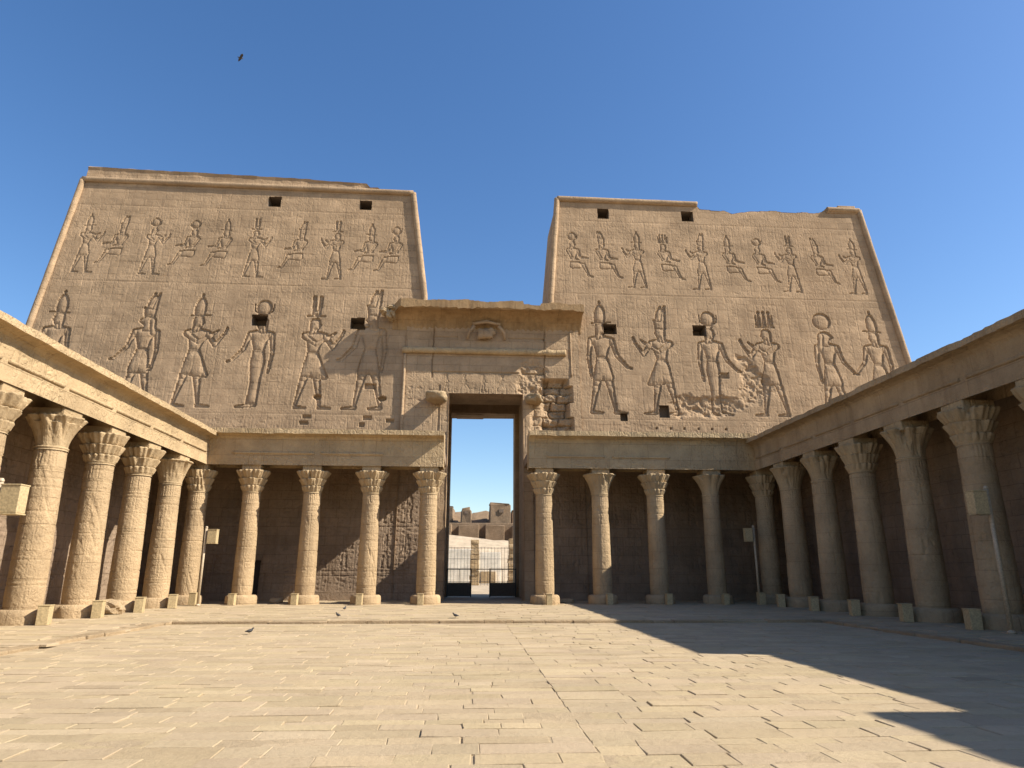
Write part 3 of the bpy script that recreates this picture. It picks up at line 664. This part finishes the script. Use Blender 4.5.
# cavetto cornice: fillet, concave cavetto
FY = 38.85
def cavetto():
    prof = [(0.0, 16.0)]
    D = gy(16.4)-FY
    for i in range(9):
        a = i/8*math.pi/2; prof.append((D*.92*(1-math.cos(a)), 16.0+1.0*math.sin(a)))
    prof += [(D, 17.02), (D, 17.53), (-1.2, 17.55), (-1.2, 16.0)]
    def chip(s, o, z, j):
        if j in (11, 10) :
            z += .03*float(fbm(np.array(s*1.7), np.array(2.), 3))*3
            if 8.05 < s < 9.1 and j == 11: z -= .22
            if s > 9.1 and j == 11: z -= .06
            if 1.0 < s < 4 and j == 10: z += .05
        if j in (9, 10, 11):
            if s < .55: o -= (.55-s)*1.3; z -= (.55-s)*.6 if j != 9 else 0
            if 2.9 < s < 3.9: z -= .03
        if 1 < j < 9: o += .022*math.sin(s*2*math.pi/.34)
        if j == 11: z += .04*(math.floor(float(vnoise(np.array(s*.9), np.array(4.)))*4)-2)
        if j == 10: z += .14*float(fbm(np.array(s*2.1+8), np.array(6.), 4))*2
        return o, z
    mb = MB(); sweep(mb, prof, (-4.85, gy(16.4), 0), (6.9, gy(16.4), 0), (0, -1, 0), seg=.075, rough=.03, chip=chip)
    mb.build('cornice', M_cav, gate)
    mb = MB(); pts = []; rad = []
    for x in np.linspace(-4.15, 5.85, 90):
        d = .0 if x < 3.9 else .1*float(fbm(np.array(x*3), np.array(2.), 3)); pts.append((x, gy(14.6)-.10+abs(d), 14.62+d)); rad.append(.20*(1+.15*float(fbm(np.array(x*1.7), np.array(9.), 4))) if x < 3.9 else .19*(1+.8*float(fbm(np.array(x*2.7), np.array(9.), 4))))
    mb.tube(pts, rad, 12).build('torus_moulding', M_ent, gate, True)
    # side torus of the frame
    mb = MB(); mb.tube([(-3.98, gy(z)-.03, z) for z in np.linspace(8.4, 14.4, 30)], .09, 8); mb.build('frame_moulding', M_gate, gate, True); mb = MB(); mb.tube([(6.2, gy(z)+.01, z) for z in np.linspace(13.1, 16.1, 12)], .06, 8); mb.build('frame_moulding', M_gate, gate, True)
    # fillet course the cornice sits on at the left, white broken ends
    for (x, z, sx, sz, sd) in ((-5.25, 17.0, .35, .22, 3), (-4.75, 17.2, .38, .16, 5), (-4.9, 16.75, .3, .3, 11)):
        o = MB().rock((x, FY+.9, z), (sx, .5, sz), sd, .5).build('broken_cornice_end', M_rub, gate)
    # winged disk: worn disk with drooping side lobes
    mb = MB(); mb.rock((.95, gy(16)-.32, 15.75), (.50, .22, .36), 2, .7)
    mb.tube([(.2, gy(16)-.33, 16.25), (-.12, gy(16)-.25, 15.85), (-.2, gy(15)-.1, 15.4)], [.11, .10, .07], 8)
    mb.tube([(1.7, gy(16)-.33, 16.25), (2.05, gy(16)-.25, 15.85), (2.1, gy(15)-.1, 15.4)], [.11, .10, .07], 8)
    mb.tube([(.1, gy(16)-.35, 16.35), (.95, gy(16)-.45, 16.48), (1.8, gy(16)-.35, 16.35)], [.09, .12, .08], 8)
    mb.build('winged_disk', M_gate, gate, True)
    mb = MB(); mb.rock((-1.95, gy(11.6)-.52, 11.5), (.62, .80, .33), 7, .5); mb.build('projecting_stone', M_rub, gate, True)
    mb = MB(); mb.rock((3.8, gy(11.6)-.35, 11.52), (.55, .75, .27), 12, .5); mb.build('projecting_stone', M_rub, gate, True)
cavetto()

# ------------------------------------------------------------ colonnade entablatures and walls
CORN = [(0, 0), (0.0, .60), (.0, .9), (.01, 1.16), (.05, 1.24), (.14, 1.31), (.30, 1.36), (.43, 1.38), (.45, 1.39), (.45, 1.60), (-1.15, 1.60), (-1.15, .0)]
def worn(amount, seed, gaps=()):
    def f(s, o, z, j):
        a = float(fbm(np.array(s*.55+seed), np.array(.5), 4)); b = float(fbm(np.array(s*2.2+seed), np.array(3.5), 3))
        if j in (8, 9): o -= amount*max(0, a)*1.1+amount*max(0, b)*.5; z += (-.25*amount*max(0, a) if j == 9 else 0)+b*.04
        if j == 9: z -= amount*max(0, b)*.22
        if j == 10: z -= .25*amount*max(0, a)
        for (s0, s1, drop) in gaps:
            if s0 < s < s1:
                if j >= 4 and j <= 9: o = min(o, .03)
                z = min(z, 1.6-drop)
        return o, z
    return f
def entab(p0, p1, out, label, seed, wear, gaps, bars, roof, grp='colonnade roofs round the court', caps=True, hs=1.0, mat=None):
    mid = (Vector(p0)+Vector(p1))/2
    root = empty('colonnade_roof', (mid.x, mid.y, 0), label, 'colonnade roof', grp); mat = mat or M_ent
    mb = MB(); sweep(mb, [(o_, z_*hs) for o_, z_ in CORN], p0, p1, out, seg=.15, rough=.022, chip=worn(wear, seed, gaps), seed=seed); mb.build('entablature', mat, root)
    d = (Vector(p1)-Vector(p0)).normalized(); o = Vector(out)
    for (a, b) in bars:
        mb = MB(); A = Vector(p0)+d*a+o*.0; B = Vector(p0)+d*b+o*.0
        n = max(3, int((b-a)/.2)); pts = [A.lerp(B, i/n)+Vector((0, 0, .60)) for i in range(n+1)]
        mb.tube(pts, [.065*(1+.25*float(fbm(np.array(p.x+p.y*1.7), np.array(seed*1.), 3))) for p in pts], 8).build('bar_moulding', mat, root, True)
    mb = MB(); x0, x1, y0, y1 = roof; mb.box(x0, x1, y0, y1, ZS+.72, ZS+1.2); mb.build('roof_slab', M_wall, root)
    return root
YE = -6.0
nb = 13
bars_side = [(3.07*i+YB-35.05+.0, 0) for i in range(nb)]
# side bars: one per bay, counted from the rear corner
def side_bars(): return [(.35+3.07*i, .35+3.07*i+2.75) for i in range(13)]
entab((XL, YB, ZS), (XL, YE, ZS), (1, 0, 0), 'sunlit roof and cornice over the left row of columns', 2, .10, [], side_bars(), (WXL-.1, XL-.9, YE, 39.6))
entab((XR, YB, ZS), (XR, YE, ZS), (-1, 0, 0), 'shaded roof with a worn cornice over the right row of columns', 5, .5, [(21.8, 27.85, .80)], side_bars(), (XR+.9, WXR+.1, YE, 39.6), mat=M_entw)
entab((XL, YB, ZS), (GX0-.02, YB, ZS), (0, -1, 0), 'roof over the rear columns left of the gateway', 8, .16, [], [(1.2, 5.2), (5.5, 8.6)], (XL-.9, GX0-.05, YB+.9, 39.6), hs=1.10)
entab((GX1-.12, YB, ZS), (XR, YB, ZS), (0, -1, 0), 'roof over the rear columns right of the gateway, crumbling cornice', 11, .26, [], [(.9, 3.9), (4.3, 7.3)], (GX1+.02, XR+.9, YB+.9, 39.6), hs=1.16)
# loose weathered stones along the cornice
def court_wall(x, sgn, label):
    root = empty('court_wall', (x+sgn*1.0, 16, 0), label, 'wall', 'side walls of the court')
    y0, y1 = YE, 38.75; nx, nz = 700, 130; Yg, Zg = np.meshgrid(np.linspace(y0, y1, nx), np.linspace(-.05, 7.5, nz))
    Hh = joints(Yg, Zg, seed=40)+fbm(Yg*1.1, Zg*1.1, 4)*.03+glyph_field(Yg, Zg, .9, 6.6, .42, .3, .03, 6, .7); I = np.zeros(Yg.shape, int); q = 0
    for zr, hh in ((1.4, 1.75), (3.9, 1.9)):
        yy = 8.0
        while yy < 38:
            carve(Hh, I, Yg, Zg, yy, zr, hh, fig_parts('stand', ('white', 'disk', 'double', 'feathers')[q % 4], 'human', 'kilt', ('offer', 'down', 'staff')[q % 3]), 1 if q % 2 else -1, D=.06, w=.06, idx=0, margin=-9); yy += 1.35; q += 1
    X = x+sgn*(-Hh) if True else 0
    V = np.stack([X, Yg, Zg], -1).reshape(-1, 3); i = np.arange(nz-1)[:, None]*nx+np.arange(nx-1)[None, :]; Q = np.stack([i, i+1, i+nx+1, i+nx], -1).reshape(-1, 4)
    if sgn < 0: Q = Q
    else: Q = Q[:, ::-1]
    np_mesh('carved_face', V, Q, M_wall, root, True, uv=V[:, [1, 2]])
    mb = MB(); xa, xb = sorted((x+sgn*.25, x+sgn*2.0)); mb.box(xa, xb, y0, 39.6, -.05, ZR-.02); mb.build('wall_core', M_tower, root)
court_wall(WXL, -1, 'carved wall behind the left row of columns'); court_wall(WXR, 1, 'dark carved wall behind the right row of columns')

# ------------------------------------------------------------ columns
def ring_surface(name, cx, cy, zs, fn, mat, parent, n=72, cap_top=True, cap_bot=False):
    th = np.linspace(0, 2*np.pi, n+1)[None, :]; Zc = np.asarray(zs)[:, None]+0*th
    Rr = fn(th, Zc); Rr[:, -1] = Rr[:, 0]
    X = cx+Rr*np.cos(th); Y = cy+Rr*np.sin(th); m = len(zs)
    V = np.stack([X, Y, Zc], -1).reshape(-1, 3); k = n+1
    i = np.arange(m-1)[:, None]*k+np.arange(n)[None, :]; Q = np.stack([i, i+1, i+k+1, i+k], -1).reshape(-1, 4)
    uv = np.stack([th*.5+0*Zc+cx, Zc+cy*.37], -1).reshape(-1, 2)
    if cap_top:   # close with a fan of degenerate-free quads to an inner ring
        Vi = np.stack([cx+Rr[-1]*.3*np.cos(th[0]), cy+Rr[-1]*.3*np.sin(th[0]), np.full(k, zs[-1])], -1); b = len(V); V = np.vstack([V, Vi]); uv = np.vstack([uv, uv[-k:]])
        j = np.arange(n); Q = np.vstack([Q, np.stack([(m-1)*k+j, (m-1)*k+j+1, b+j+1, b+j], -1)])
    if cap_bot:
        Vi = np.stack([cx+Rr[0]*.3*np.cos(th[0]), cy+Rr[0]*.3*np.sin(th[0]), np.full(k, zs[0])], -1); b = len(V); V = np.vstack([V, Vi]); uv = np.vstack([uv, uv[:k]])
        j = np.arange(n); Q = np.vstack([Q, np.stack([b+j, b+j+1, j+1, j], -1)])
    return np_mesh(name, V, Q, mat, parent, True, uv=uv)
def tnoise(th, Z, seed, f=1.0, o=4):   # periodic noise round the column
    return fbm(np.cos(th)*f+seed*3.7+Z*f*.6, np.sin(th)*f+seed*1.9+Z*f*.8, o)
def column(x, y, rb, rtp, kind, seed, label, group):
    root = empty('temple_column', (x, y, PZ), label, 'column', group)
    # base: low round plinth with chips
    zs = [PZ-.04, PZ+.02, PZ+.3, PZ+.38, PZ+.42, PZ+.43]
    def fb(th, Z):
        f = np.interp(Z, [PZ, PZ+.3, PZ+.38, PZ+.43], [rb*1.52, rb*1.50, rb*1.45, rb*1.3]); n = tnoise(th, Z*.3, seed, 1.6)
        return f*(1+.05*n)-np.where(n > .18, (n-.18)*.9, 0)*rb
    ring_surface('base', x, y, zs, fb, M_col, root, 60, True)
    zt = 5.27+PZ; z0 = PZ+.41
    zz = np.linspace(z0, zt, 150)
    def fs(th, Z):
        t = (Z-z0)/(zt-z0); r = rb+(rtp-rb)*t-rb*.05*np.exp(-(Z-z0)*3)*1.2
        n = tnoise(th, Z*.35, seed+5, 1.3); n2 = tnoise(th, Z*1.2, seed+9, 5, 3)
        jz = np.abs(((Z+seed*.21) / .74) % 1-.5); r = r-.020*(jz > .482)*(.4+.6*(tnoise(th, Z*.2, seed+7, 1.5) > -.05))
        r = r+.014*n+.008*n2
        chip = np.clip(tnoise(th, Z*.8, seed+20, 2.0)-.22, 0, 1); r -= chip*.28
        # carved figures: shallow bands
        r += glyph_field(th*rb+seed, Z, 1.4, 4.4, .34, .30, .010, seed*3, .75)+.006*tnoise(th, Z*3, seed+3, 9, 3)
        band = ((np.abs(Z-1.35) < .02) | (np.abs(Z-4.45) < .02) | (np.abs(Z-3.0) < .02)); r -= .012*band
        reeds = (Z > zt-.50); r += np.where(reeds, .014*np.abs(np.sin(th*14))-.005, 0); r += np.where((Z > zt-.62) & (Z < zt-.5), .014*np.sign(np.sin(Z*90)), 0)
        return r
    ring_surface('shaft', x, y, zz, fs, M_col, root, 128, False)
    ch = 1.10; z1 = zt; zz = np.linspace(z1, z1+ch, 64); rim = rb*1.68 if rb < .50 else rb*1.57
    ph = (seed*.77) % 6.28
    def fc(th, Z):
        t = (Z-z1)/ch; tt = np.clip(t, 0, 1)
        base = rtp*1.03+(rim-rtp)*(tt**(1.9 if kind != 'palm' else 2.3))
        if kind == 'bell':
            r = base*1.0+.020*np.abs(np.sin(th*12+ph))*np.clip(tt*2, 0, 1)+.03*np.abs(np.cos(th*6))*(tt < .45)*tt
            r = r+.03*(tt > .93)
        elif kind == 'palm':
            lob = np.abs(np.cos(th*4.5+ph))**.7; r = base*(.93+.13*lob*np.clip(tt*1.4, 0, 1))+.010*np.sin(th*54)*tt
            r -= .10*(1-lob)*(tt > .8)
        else:
            l1 = np.abs(np.cos(th*4+ph))**.6; l2 = np.abs(np.sin(th*4+ph))**.8; l3 = np.abs(np.cos(th*8+ph))
            top = np.clip((tt-.62)/.38, 0, 1)**.7; mid = np.clip((tt-.30)/.32, 0, 1)*(tt <= .64); low = np.clip(tt/.30, 0, 1)*(tt <= .32)
            r = rtp*1.04+(rim-rtp)*tt**1.2*.62+(rim-rtp)*.48*top*(.05+.95*l1)+.13*mid*l2+.08*low*l3+.03*np.sin(th*24)*tt
            r -= .035*((tt > .62) & (tt < .66))+.03*((tt > .30) & (tt < .34))
        n = tnoise(th, Z, seed+2, 2.4, 4); brk = np.clip(tnoise(th, Z*.5, seed+31, 1.9)-.13, 0, 1)
        r = r*(1+.10*n)-brk*1.1*tt
        r = r-.05*(tt > .97)
        r = np.where(tt < .10, rtp*1.05+.012*np.sign(np.sin(Z*80)), r)
        return r
    ring_surface('capital', x, y, zz, fc, M_cap, root, 168, True)
    a = rb*.96; mb = MB(); mb.box(x-a, x+a, y-a, y+a, z1+ch-.08, ZS+.01, bev=.03, jit=.02); mb.build('abacus', M_ent, root)
    return root
kinds = ['comp', 'bell', 'comp', 'palm', 'comp', 'palm', 'comp', 'bell', 'comp', 'comp', 'palm', 'bell', 'comp']
YC = 35.05
G1 = 'columns of the left row'; G2 = 'columns of the right row'; G3 = 'columns of the rear row'
rear = [(-10.75, 'comp', 'rear row column beside the pole with a box, left of the gateway'), (-7.78, 'comp', 'second rear column from the left corner, below the tall feathered king'),
        (-4.85, 'comp', 'rear row column with the sunlit carved wall patch on both sides'), (-1.97, 'comp', 'sunlit rear column standing at the left edge of the gateway'),
        (3.88, 'comp', 'rear column standing at the right edge of the gateway, half sunlit'), (6.77, 'bell', 'second rear column right of the gateway, sunlit down one side'),
        (9.65, 'comp', 'rear column right of the gateway with sun only near its capital'), (12.58, 'palm', 'shaded rear column next to the right corner')]
for i, (x, kd, lab) in enumerate(rear): column(x, YC, .485, .415, kd, i+1, lab, G3)
column(-13.35, YC, .50, .43, 'comp', 21, 'corner column where the left row meets the rear row', G1)
column(15.42, YC, .50, .43, 'comp', 22, 'corner column in shade where the right row meets the rear row', G2)
ordn = ['second', 'third', 'fourth', 'fifth', 'sixth', 'seventh', 'eighth']
lk = ['bell', 'comp', 'comp', 'palm', 'comp', 'comp', 'bell']; rk = ['bell', 'palm', 'comp', 'palm', 'comp', 'comp', 'bell']
for i in range(7):
    y = YC-3.07*(i+1)
    column(-13.47, y, .535, .455, lk[i], 30+i, 'sunlit column, %s in the left row counting from the rear corner' % ordn[i], G1)
    column(15.42, y, .535, .455, rk[i], 50+i, 'shaded column, %s in the right row counting from the rear corner' % ordn[i], G2)

# ------------------------------------------------------------ small boxes at the column feet
def footbox(x, y, label, grp, s=1.0, rz=0):
    root = empty('floor_box', (x, y, PZ), label, 'box', grp)
    a = .155*s; h = .54*s; mb = MB(); mb.box(x-a, x+a, y-a*1.25, y+a*1.25, PZ, PZ+h, bev=.012, jit=.006); mb.build('body', M_box, root)
    mb = MB(); mb.box(x-a-.015, x+a+.015, y-a*1.25-.015, y+a*1.25+.015, PZ+h+.002, PZ+h+.03, bev=.006); mb.build('lid', M_box, root)
    root.rotation_euler.z = rz
for (x, yy, lab) in [(-10.85, 34.05, 'tan box at the foot of the leftmost rear column'), (-8.0, 34.05, 'tan box at the foot of the rear column second from the left corner'), (-5.0, 34.05, 'tan box at the foot of the rear column two before the gateway'),
                 (-2.15, 34.05, 'tan box at the foot of the column left of the gateway'), (3.97, 34.05, 'tan box at the foot of the column right of the gateway'), (6.9, 34.05, 'shaded tan box at the foot of the second column right of the gateway'),
                 (9.8, 34.05, 'shaded tan box at the foot of the third column right of the gateway'), (12.6, 34.05, 'shaded tan box at the foot of the rear column next to the right corner')]:
    footbox(x, yy, lab, 'tan boxes at the column feet', .9)
footbox(-12.55, 33.9, 'tan box in the left corner of the court, beside the pole', 'tan boxes at the column feet', 1.0)
footbox(14.4, 34.1, 'tan box in the right corner of the court, beside the pole', 'tan boxes at the column feet', 1.0)
for i in range(6):
    y = YC-3.07*(i+1)
    footbox(-12.5, y-.5, 'sunlit tan box beside the %s column of the left row' % ordn[i], 'tan boxes at the column feet', 1.0, R(12))
    footbox(14.35, y-.15, 'shaded tan box beside the %s column of the right row' % ordn[i], 'tan boxes at the column feet', 1.0, R(-12))

# ------------------------------------------------------------ poles carrying boxes
def pole(x, y, z0, h, bx, label, box_dir=1):
    root = empty('lamp_pole', (x, y, z0), label, 'pole', 'poles with a box near the top')
    MB().tube([(x, y, z0), (x, y, z0+h)], .058, 12).build('post', M_pole, root, True)
    MB().lathe((x, y, z0), [(.11, 0), (.11, .05), (.06, .08), (.05, .12)], 16).build('foot', M_pole, root, True)
    MB().lathe((x, y, z0+h), [(.06, -.04), (.065, 0), (.04, .05)], 16).build('finial', M_pole, root, True)
    mb = MB(); mb.tube([(x, y, z0+h-.22), (x+.16*box_dir, y, z0+h-.22)], .02, 8); mb.build('bracket', M_iron, root); mb = MB(); mb.tube([(x, y, z0+h-.62), (x+.16*box_dir, y, z0+h-.62)], .02, 8); mb.build('bracket', M_iron, root)
    xa, xb = sorted((x+.12*box_dir, x+.12*box_dir+bx*box_dir)); mb = MB(); mb.box(xa, xb, y-.16, y+.16, z0+h-.72, z0+h-.12, bev=.015); o = mb.build('lamp_box', M_box, root)
    mb = MB(); mb.box(xa-.01, xb+.01, y-.175, y+.175, z0+h-.118, z0+h-.09, bev=.005); mb.build('box_rim', M_box, root); mb = MB(); mb.box(xa-.01, xb+.01, y-.175, y+.175, z0+h-.75, z0+h-.722, bev=.005); p = mb.build('box_rim', M_box, root)
pole(-12.15, 33.4, PZ, 3.5, .42, 'pole with a tan box in the left corner of the court', 1)
pole(14.4, 34.3, PZ, 3.75, .36, 'shaded pole with a tan box in the right corner of the court', -1)
pole(14.45, 18.3, PZ, 3.85, .40, 'thick pole with a pale box beside the nearest right column', -1)
pole(-10.35, 15.9, PZ, 3.5, .42, 'pole with a tan box cut off by the left edge of the view', 1)

# ------------------------------------------------------------ pigeons
def bird(x, y, z, rz, label, fly=False, s=.62):
    root = empty('pigeon' if not fly else 'flying_bird', (x, y, z), label, 'bird', None)
    c, sn = math.cos(rz), math.sin(rz); T = lambda a, b, h: (x+(a*c-b*sn)*s, y+(a*sn+b*c)*s, z+h*s)
    pts = [T(-.20, 0, .12), T(-.12, 0, .125), T(-.05, 0, .13), T(.04, 0, .15), T(.09, 0, .19), T(.11, 0, .235), T(.135, 0, .25), T(.165, 0, .245), T(.185, 0, .24)]
    if fly: pts = [T(-.20, 0, .0), T(-.12, 0, .01), T(-.05, 0, .01), T(.04, 0, .02), T(.09, 0, .03), T(.12, 0, .04), T(.15, 0, .045), T(.17, 0, .04), T(.185, 0, .035)]
    MB().tube(pts, [.012*s, .035*s, .066*s, .07*s, .045*s, .032*s, .032*s, .018*s, .004*s], 12).build('body', M_bird, root, True)
    if fly:
        for sg in (-1, 1):
            V = [T(.08, sg*.04, .03), T(-.08, sg*.04, .02), T(.10, sg*.25, .10), T(-.07, sg*.25, .09), T(.02, sg*.45, .05), T(-.03, sg*.43, .05)]; V += [(a, b, h-.012) for a, b, h in V]
            F = [(0, 2, 3, 1), (2, 4, 5, 3), (6, 7, 9, 8), (8, 9, 11, 10), (0, 6, 8, 2), (2, 8, 10, 4), (4, 10, 11, 5), (5, 11, 9, 3), (3, 9, 7, 1), (1, 7, 6, 0)]
            mesh_obj('wing', V, F, M_bird, root)
    else:
        for sg in (-1, 1):
            MB().tube([T(0, sg*.025, .09), T(.01, sg*.025, .005), T(.045, sg*.03, .005)], .006*s, 6).build('leg', M_rub, root)
            MB().tube([T(.05, sg*.055, .15), T(-.05, sg*.062, .14), T(-.16, sg*.03, .12)], [.02*s, .032*s, .01*s], 8).build('wing', M_bird, root, True)
bird(-5.76, 19.8, .01, .4, 'pigeon standing on the paving just in front of the low step'); bird(-4.4, 25.2, PZ+.01, 2.6, 'pigeon walking in front of the third rear column')
bird(-4.9, 29.5, PZ+.01, 1.2, 'pigeon nearest the foot of the third rear column'); bird(-.35, 24.9, PZ+.01, 3.0, 'pigeon alone in front of the gateway')
bird(-15.95, 40.0, 35.15, .6, 'small bird flying high above the left tower', True, 1.0)

# ------------------------------------------------------------ low iron gate in the passage
g = empty('iron_gate', (.98, 45.8, .0), 'low dark iron gate closing both sides of the passage with an opening in the middle', 'gate')
def gp(x0, x1, name):
    mb = MB(); yy = 45.8
    for x in (x0, x1): mb.box(x-.04, x+.04, yy-.04, yy+.04, 0, 1.78)
    mb.box(x0, x1, yy-.03, yy+.03, 1.70, 1.77); mb.box(x0+.04, x1-.04, yy-.02, yy+.02, .84, .90)
    n = 1
    for i in range(1, n+1): xx = x0+(x1-x0)*i/(n+1); mb.box(xx-.02, xx+.02, yy-.02, yy+.02, .90, 1.70)
    o = mb.build(name, M_iron, g); mb = MB(); mb.box(x0+.04, x1-.04, yy-.015, yy+.015, .06, .838); mb.build('panel', M_panel, g)
gp(-1.22, .30, 'gate_leaf'); gp(1.52, 3.18, 'gate_leaf')
mb = MB(); mb.box(.34, 1.48, 45.78, 45.82, 1.705, 1.76); mb.build('top_rail', M_iron, g)

# ------------------------------------------------------------ beyond the gateway
fn = empty('railing_fence', (1.5, 80, 0), 'tall thin barred fence seen through the gateway', 'fence')
mb = MB()
for x in np.arange(-9, 12.1, .38): MB().tube([(x, 80, 0), (x, 80, 4.2)], .016, 6).build('bar', M_iron, fn)
for zz, r1 in ((4.1, .03), (2.9, .02), (.4, .03)): MB().tube([(-9, 80, zz), (12, 80, zz)], r1, 6).build('rail', M_iron, fn)
def ruin(x, y, w_, d_, h, seed, label, name='ruined_pillar', mat=None):
    r = random.Random(seed); root = empty(name, (x, y, 0), label, 'ruin'); z = 0; mb = MB()
    while z < h:
        hh = r.uniform(.45, .7); f = 1-.25*(z/h)*r.random(); n = max(1, int(w_/1.3))
        for i in range(n):
            xa = x-w_/2*f+w_*f*i/n; 
            if n > 1 and z > h*.45 and r.random() < .35*(z/h): continue
            mb.box(xa+r.uniform(0, .05), xa+w_*f/n-.02, y-d_/2+r.uniform(-.1, .1), y+d_/2, z, z+hh-.02, bev=.05, jit=.05)
        z += hh
    mb.build('masonry', mat or M_ent, root)
ruin(.95, 84, 1.15, 1.1, 4.9, 3, 'narrow ruined stone pillar beyond the barred fence')
ruin(6.2, 86, 2.4, 1.6, 5.1, 8, 'broken stone wall stub at the right side of the gateway view', 'ruined_wall')
ruin(-3.0, 88, 1.0, 1.0, 3.6, 12, 'short ruined pier at the left side of the gateway view')
# pale low building behind the fence
pb = empty('pale_wall', (1, 95, 0), 'pale sunlit stone wall behind the fence, seen through the gateway', 'wall')
mb = MB(); mb.box(-9, -3.6, 95, 97, 0, 4.6, bev=.05); mb.box(-3.58, 1.6, 95, 96.8, 0, 4.4, bev=.05); mb.box(1.62, 4.6, 95.2, 96.8, 0, 4.0, bev=.05); mb.build('masonry', M_pale, pb)
mb = MB(); mb.box(1.9, 3.9, 94.6, 95.19, 0, 1.5, bev=.04); mb.build('low_block', M_ent, pb)
# sandy bank
nx = 60; xs = np.linspace(-40, 45, nx); ys = np.linspace(98, 135, 30); Xb, Yb_ = np.meshgrid(xs, ys); Zb = np.clip((Yb_-98)/22, 0, 1)*(7.3-Xb*.10)+fbm(Xb*.3, Yb_*.3, 4)*.7-.1
i = np.arange(29)[:, None]*nx+np.arange(nx-1)[None, :]; tag(np_mesh('sandy_bank', np.stack([Xb, Yb_, Zb], -1).reshape(-1, 3), np.stack([i, i+1, i+nx+1, i+nx], -1).reshape(-1, 4), M_desert, None, True), kind='structure')
mw = empty('mud_brick_wall', (2, 130, 0), 'long brown mud brick wall with buttresses below the houses', 'wall')
mb = MB(); mb.box(-30, 36, 130, 133, 0, 10.1, bev=.15, jit=.2); mb.build('masonry', M_mud, mw)
for xx in (-12.5, -6.6, -1.6, 3.2, 8.2, 13.5): mb = MB(); mb.box(xx, xx+3.7, 128.4, 130.2, 0, 9.6+random.uniform(-.2, .4), bev=.12, jit=.15); mb.build('buttress', M_mud, mw)
nx = 80; xs = np.linspace(-90, 100, nx); ys = np.linspace(134, 230, 40); Xb, Yb_ = np.meshgrid(xs, ys); Zb = np.clip((Yb_-134)/9, 0, 1)*12.8+fbm(Xb*.3, Yb_*.3, 5)*3+np.clip((Yb_-140)/40, 0, 1)*1.5
i = np.arange(39)[:, None]*nx+np.arange(nx-1)[None, :]; tag(np_mesh('hill', np.stack([Xb, Yb_, Zb], -1).reshape(-1, 3), np.stack([i, i+1, i+nx+1, i+nx], -1).reshape(-1, 4), M_mud, None, True), kind='structure')
def house(x0, x1, y, z0, z1, label, wins=()):
    root = empty('mud_brick_house', ((x0+x1)/2, y, z0), label, 'house'); mb = MB(); mb.box(x0, x1, y, y+5, z0, z1, bev=.15, jit=.22); mb.build('wall', M_mud, root)
    mb = MB(); mb.box(x0+.1, x1-.2, y+.1, y+5.1, z1-.1, z1+.3, bev=.15, jit=.18); mb.build('roof', M_mud, root)
    for (a, b, c, d) in wins:
        mb = MB(); mb.box(a, b, y-.12, y+.3, c, d); mb.build('window', M_dark, root)
house(4.3, 8.6, 136.5, 8, 14.2, 'square mud brick house on the hill with one small window', [(6.2, 7.1, 12.6, 13.3)])
house(-1.2, .8, 137, 8, 13.3, 'narrow mud brick house left of the square one', [(-.6, .1, 12.4, 12.9)])
house(-6.0, -2.8, 142, 8, 14.0, 'low mud brick house at the left of the hill', [(-4.5, -3.8, 13.0, 13.5)])
house(8.9, 13.5, 141, 8, 13.2, 'low mud brick house at the right of the square one')
house(.9, 4.2, 144, 8, 13.0, 'flat mud brick house behind and left of the square one')
# low blocks at the wall's foot under the left rear columns and beside the left row
for (x, y, sx, sy, sz, sd, lab) in ((-9.3, 35.9, .35, .3, .16, 3, 'fallen stone between the two leftmost rear columns'), 
                               (5.0, 36.0, .5, .3, .12, 6, 'flat stone right of the gateway column'), (-13.2, 27.4, .55, .45, .30, 9, 'low stone block between two columns of the left row')):
    tag(MB().rock((x, y, PZ+sz*.8), (sx, sy, sz), sd, .3).build('fallen_stone', M_rub, None, False), lab, 'stone')
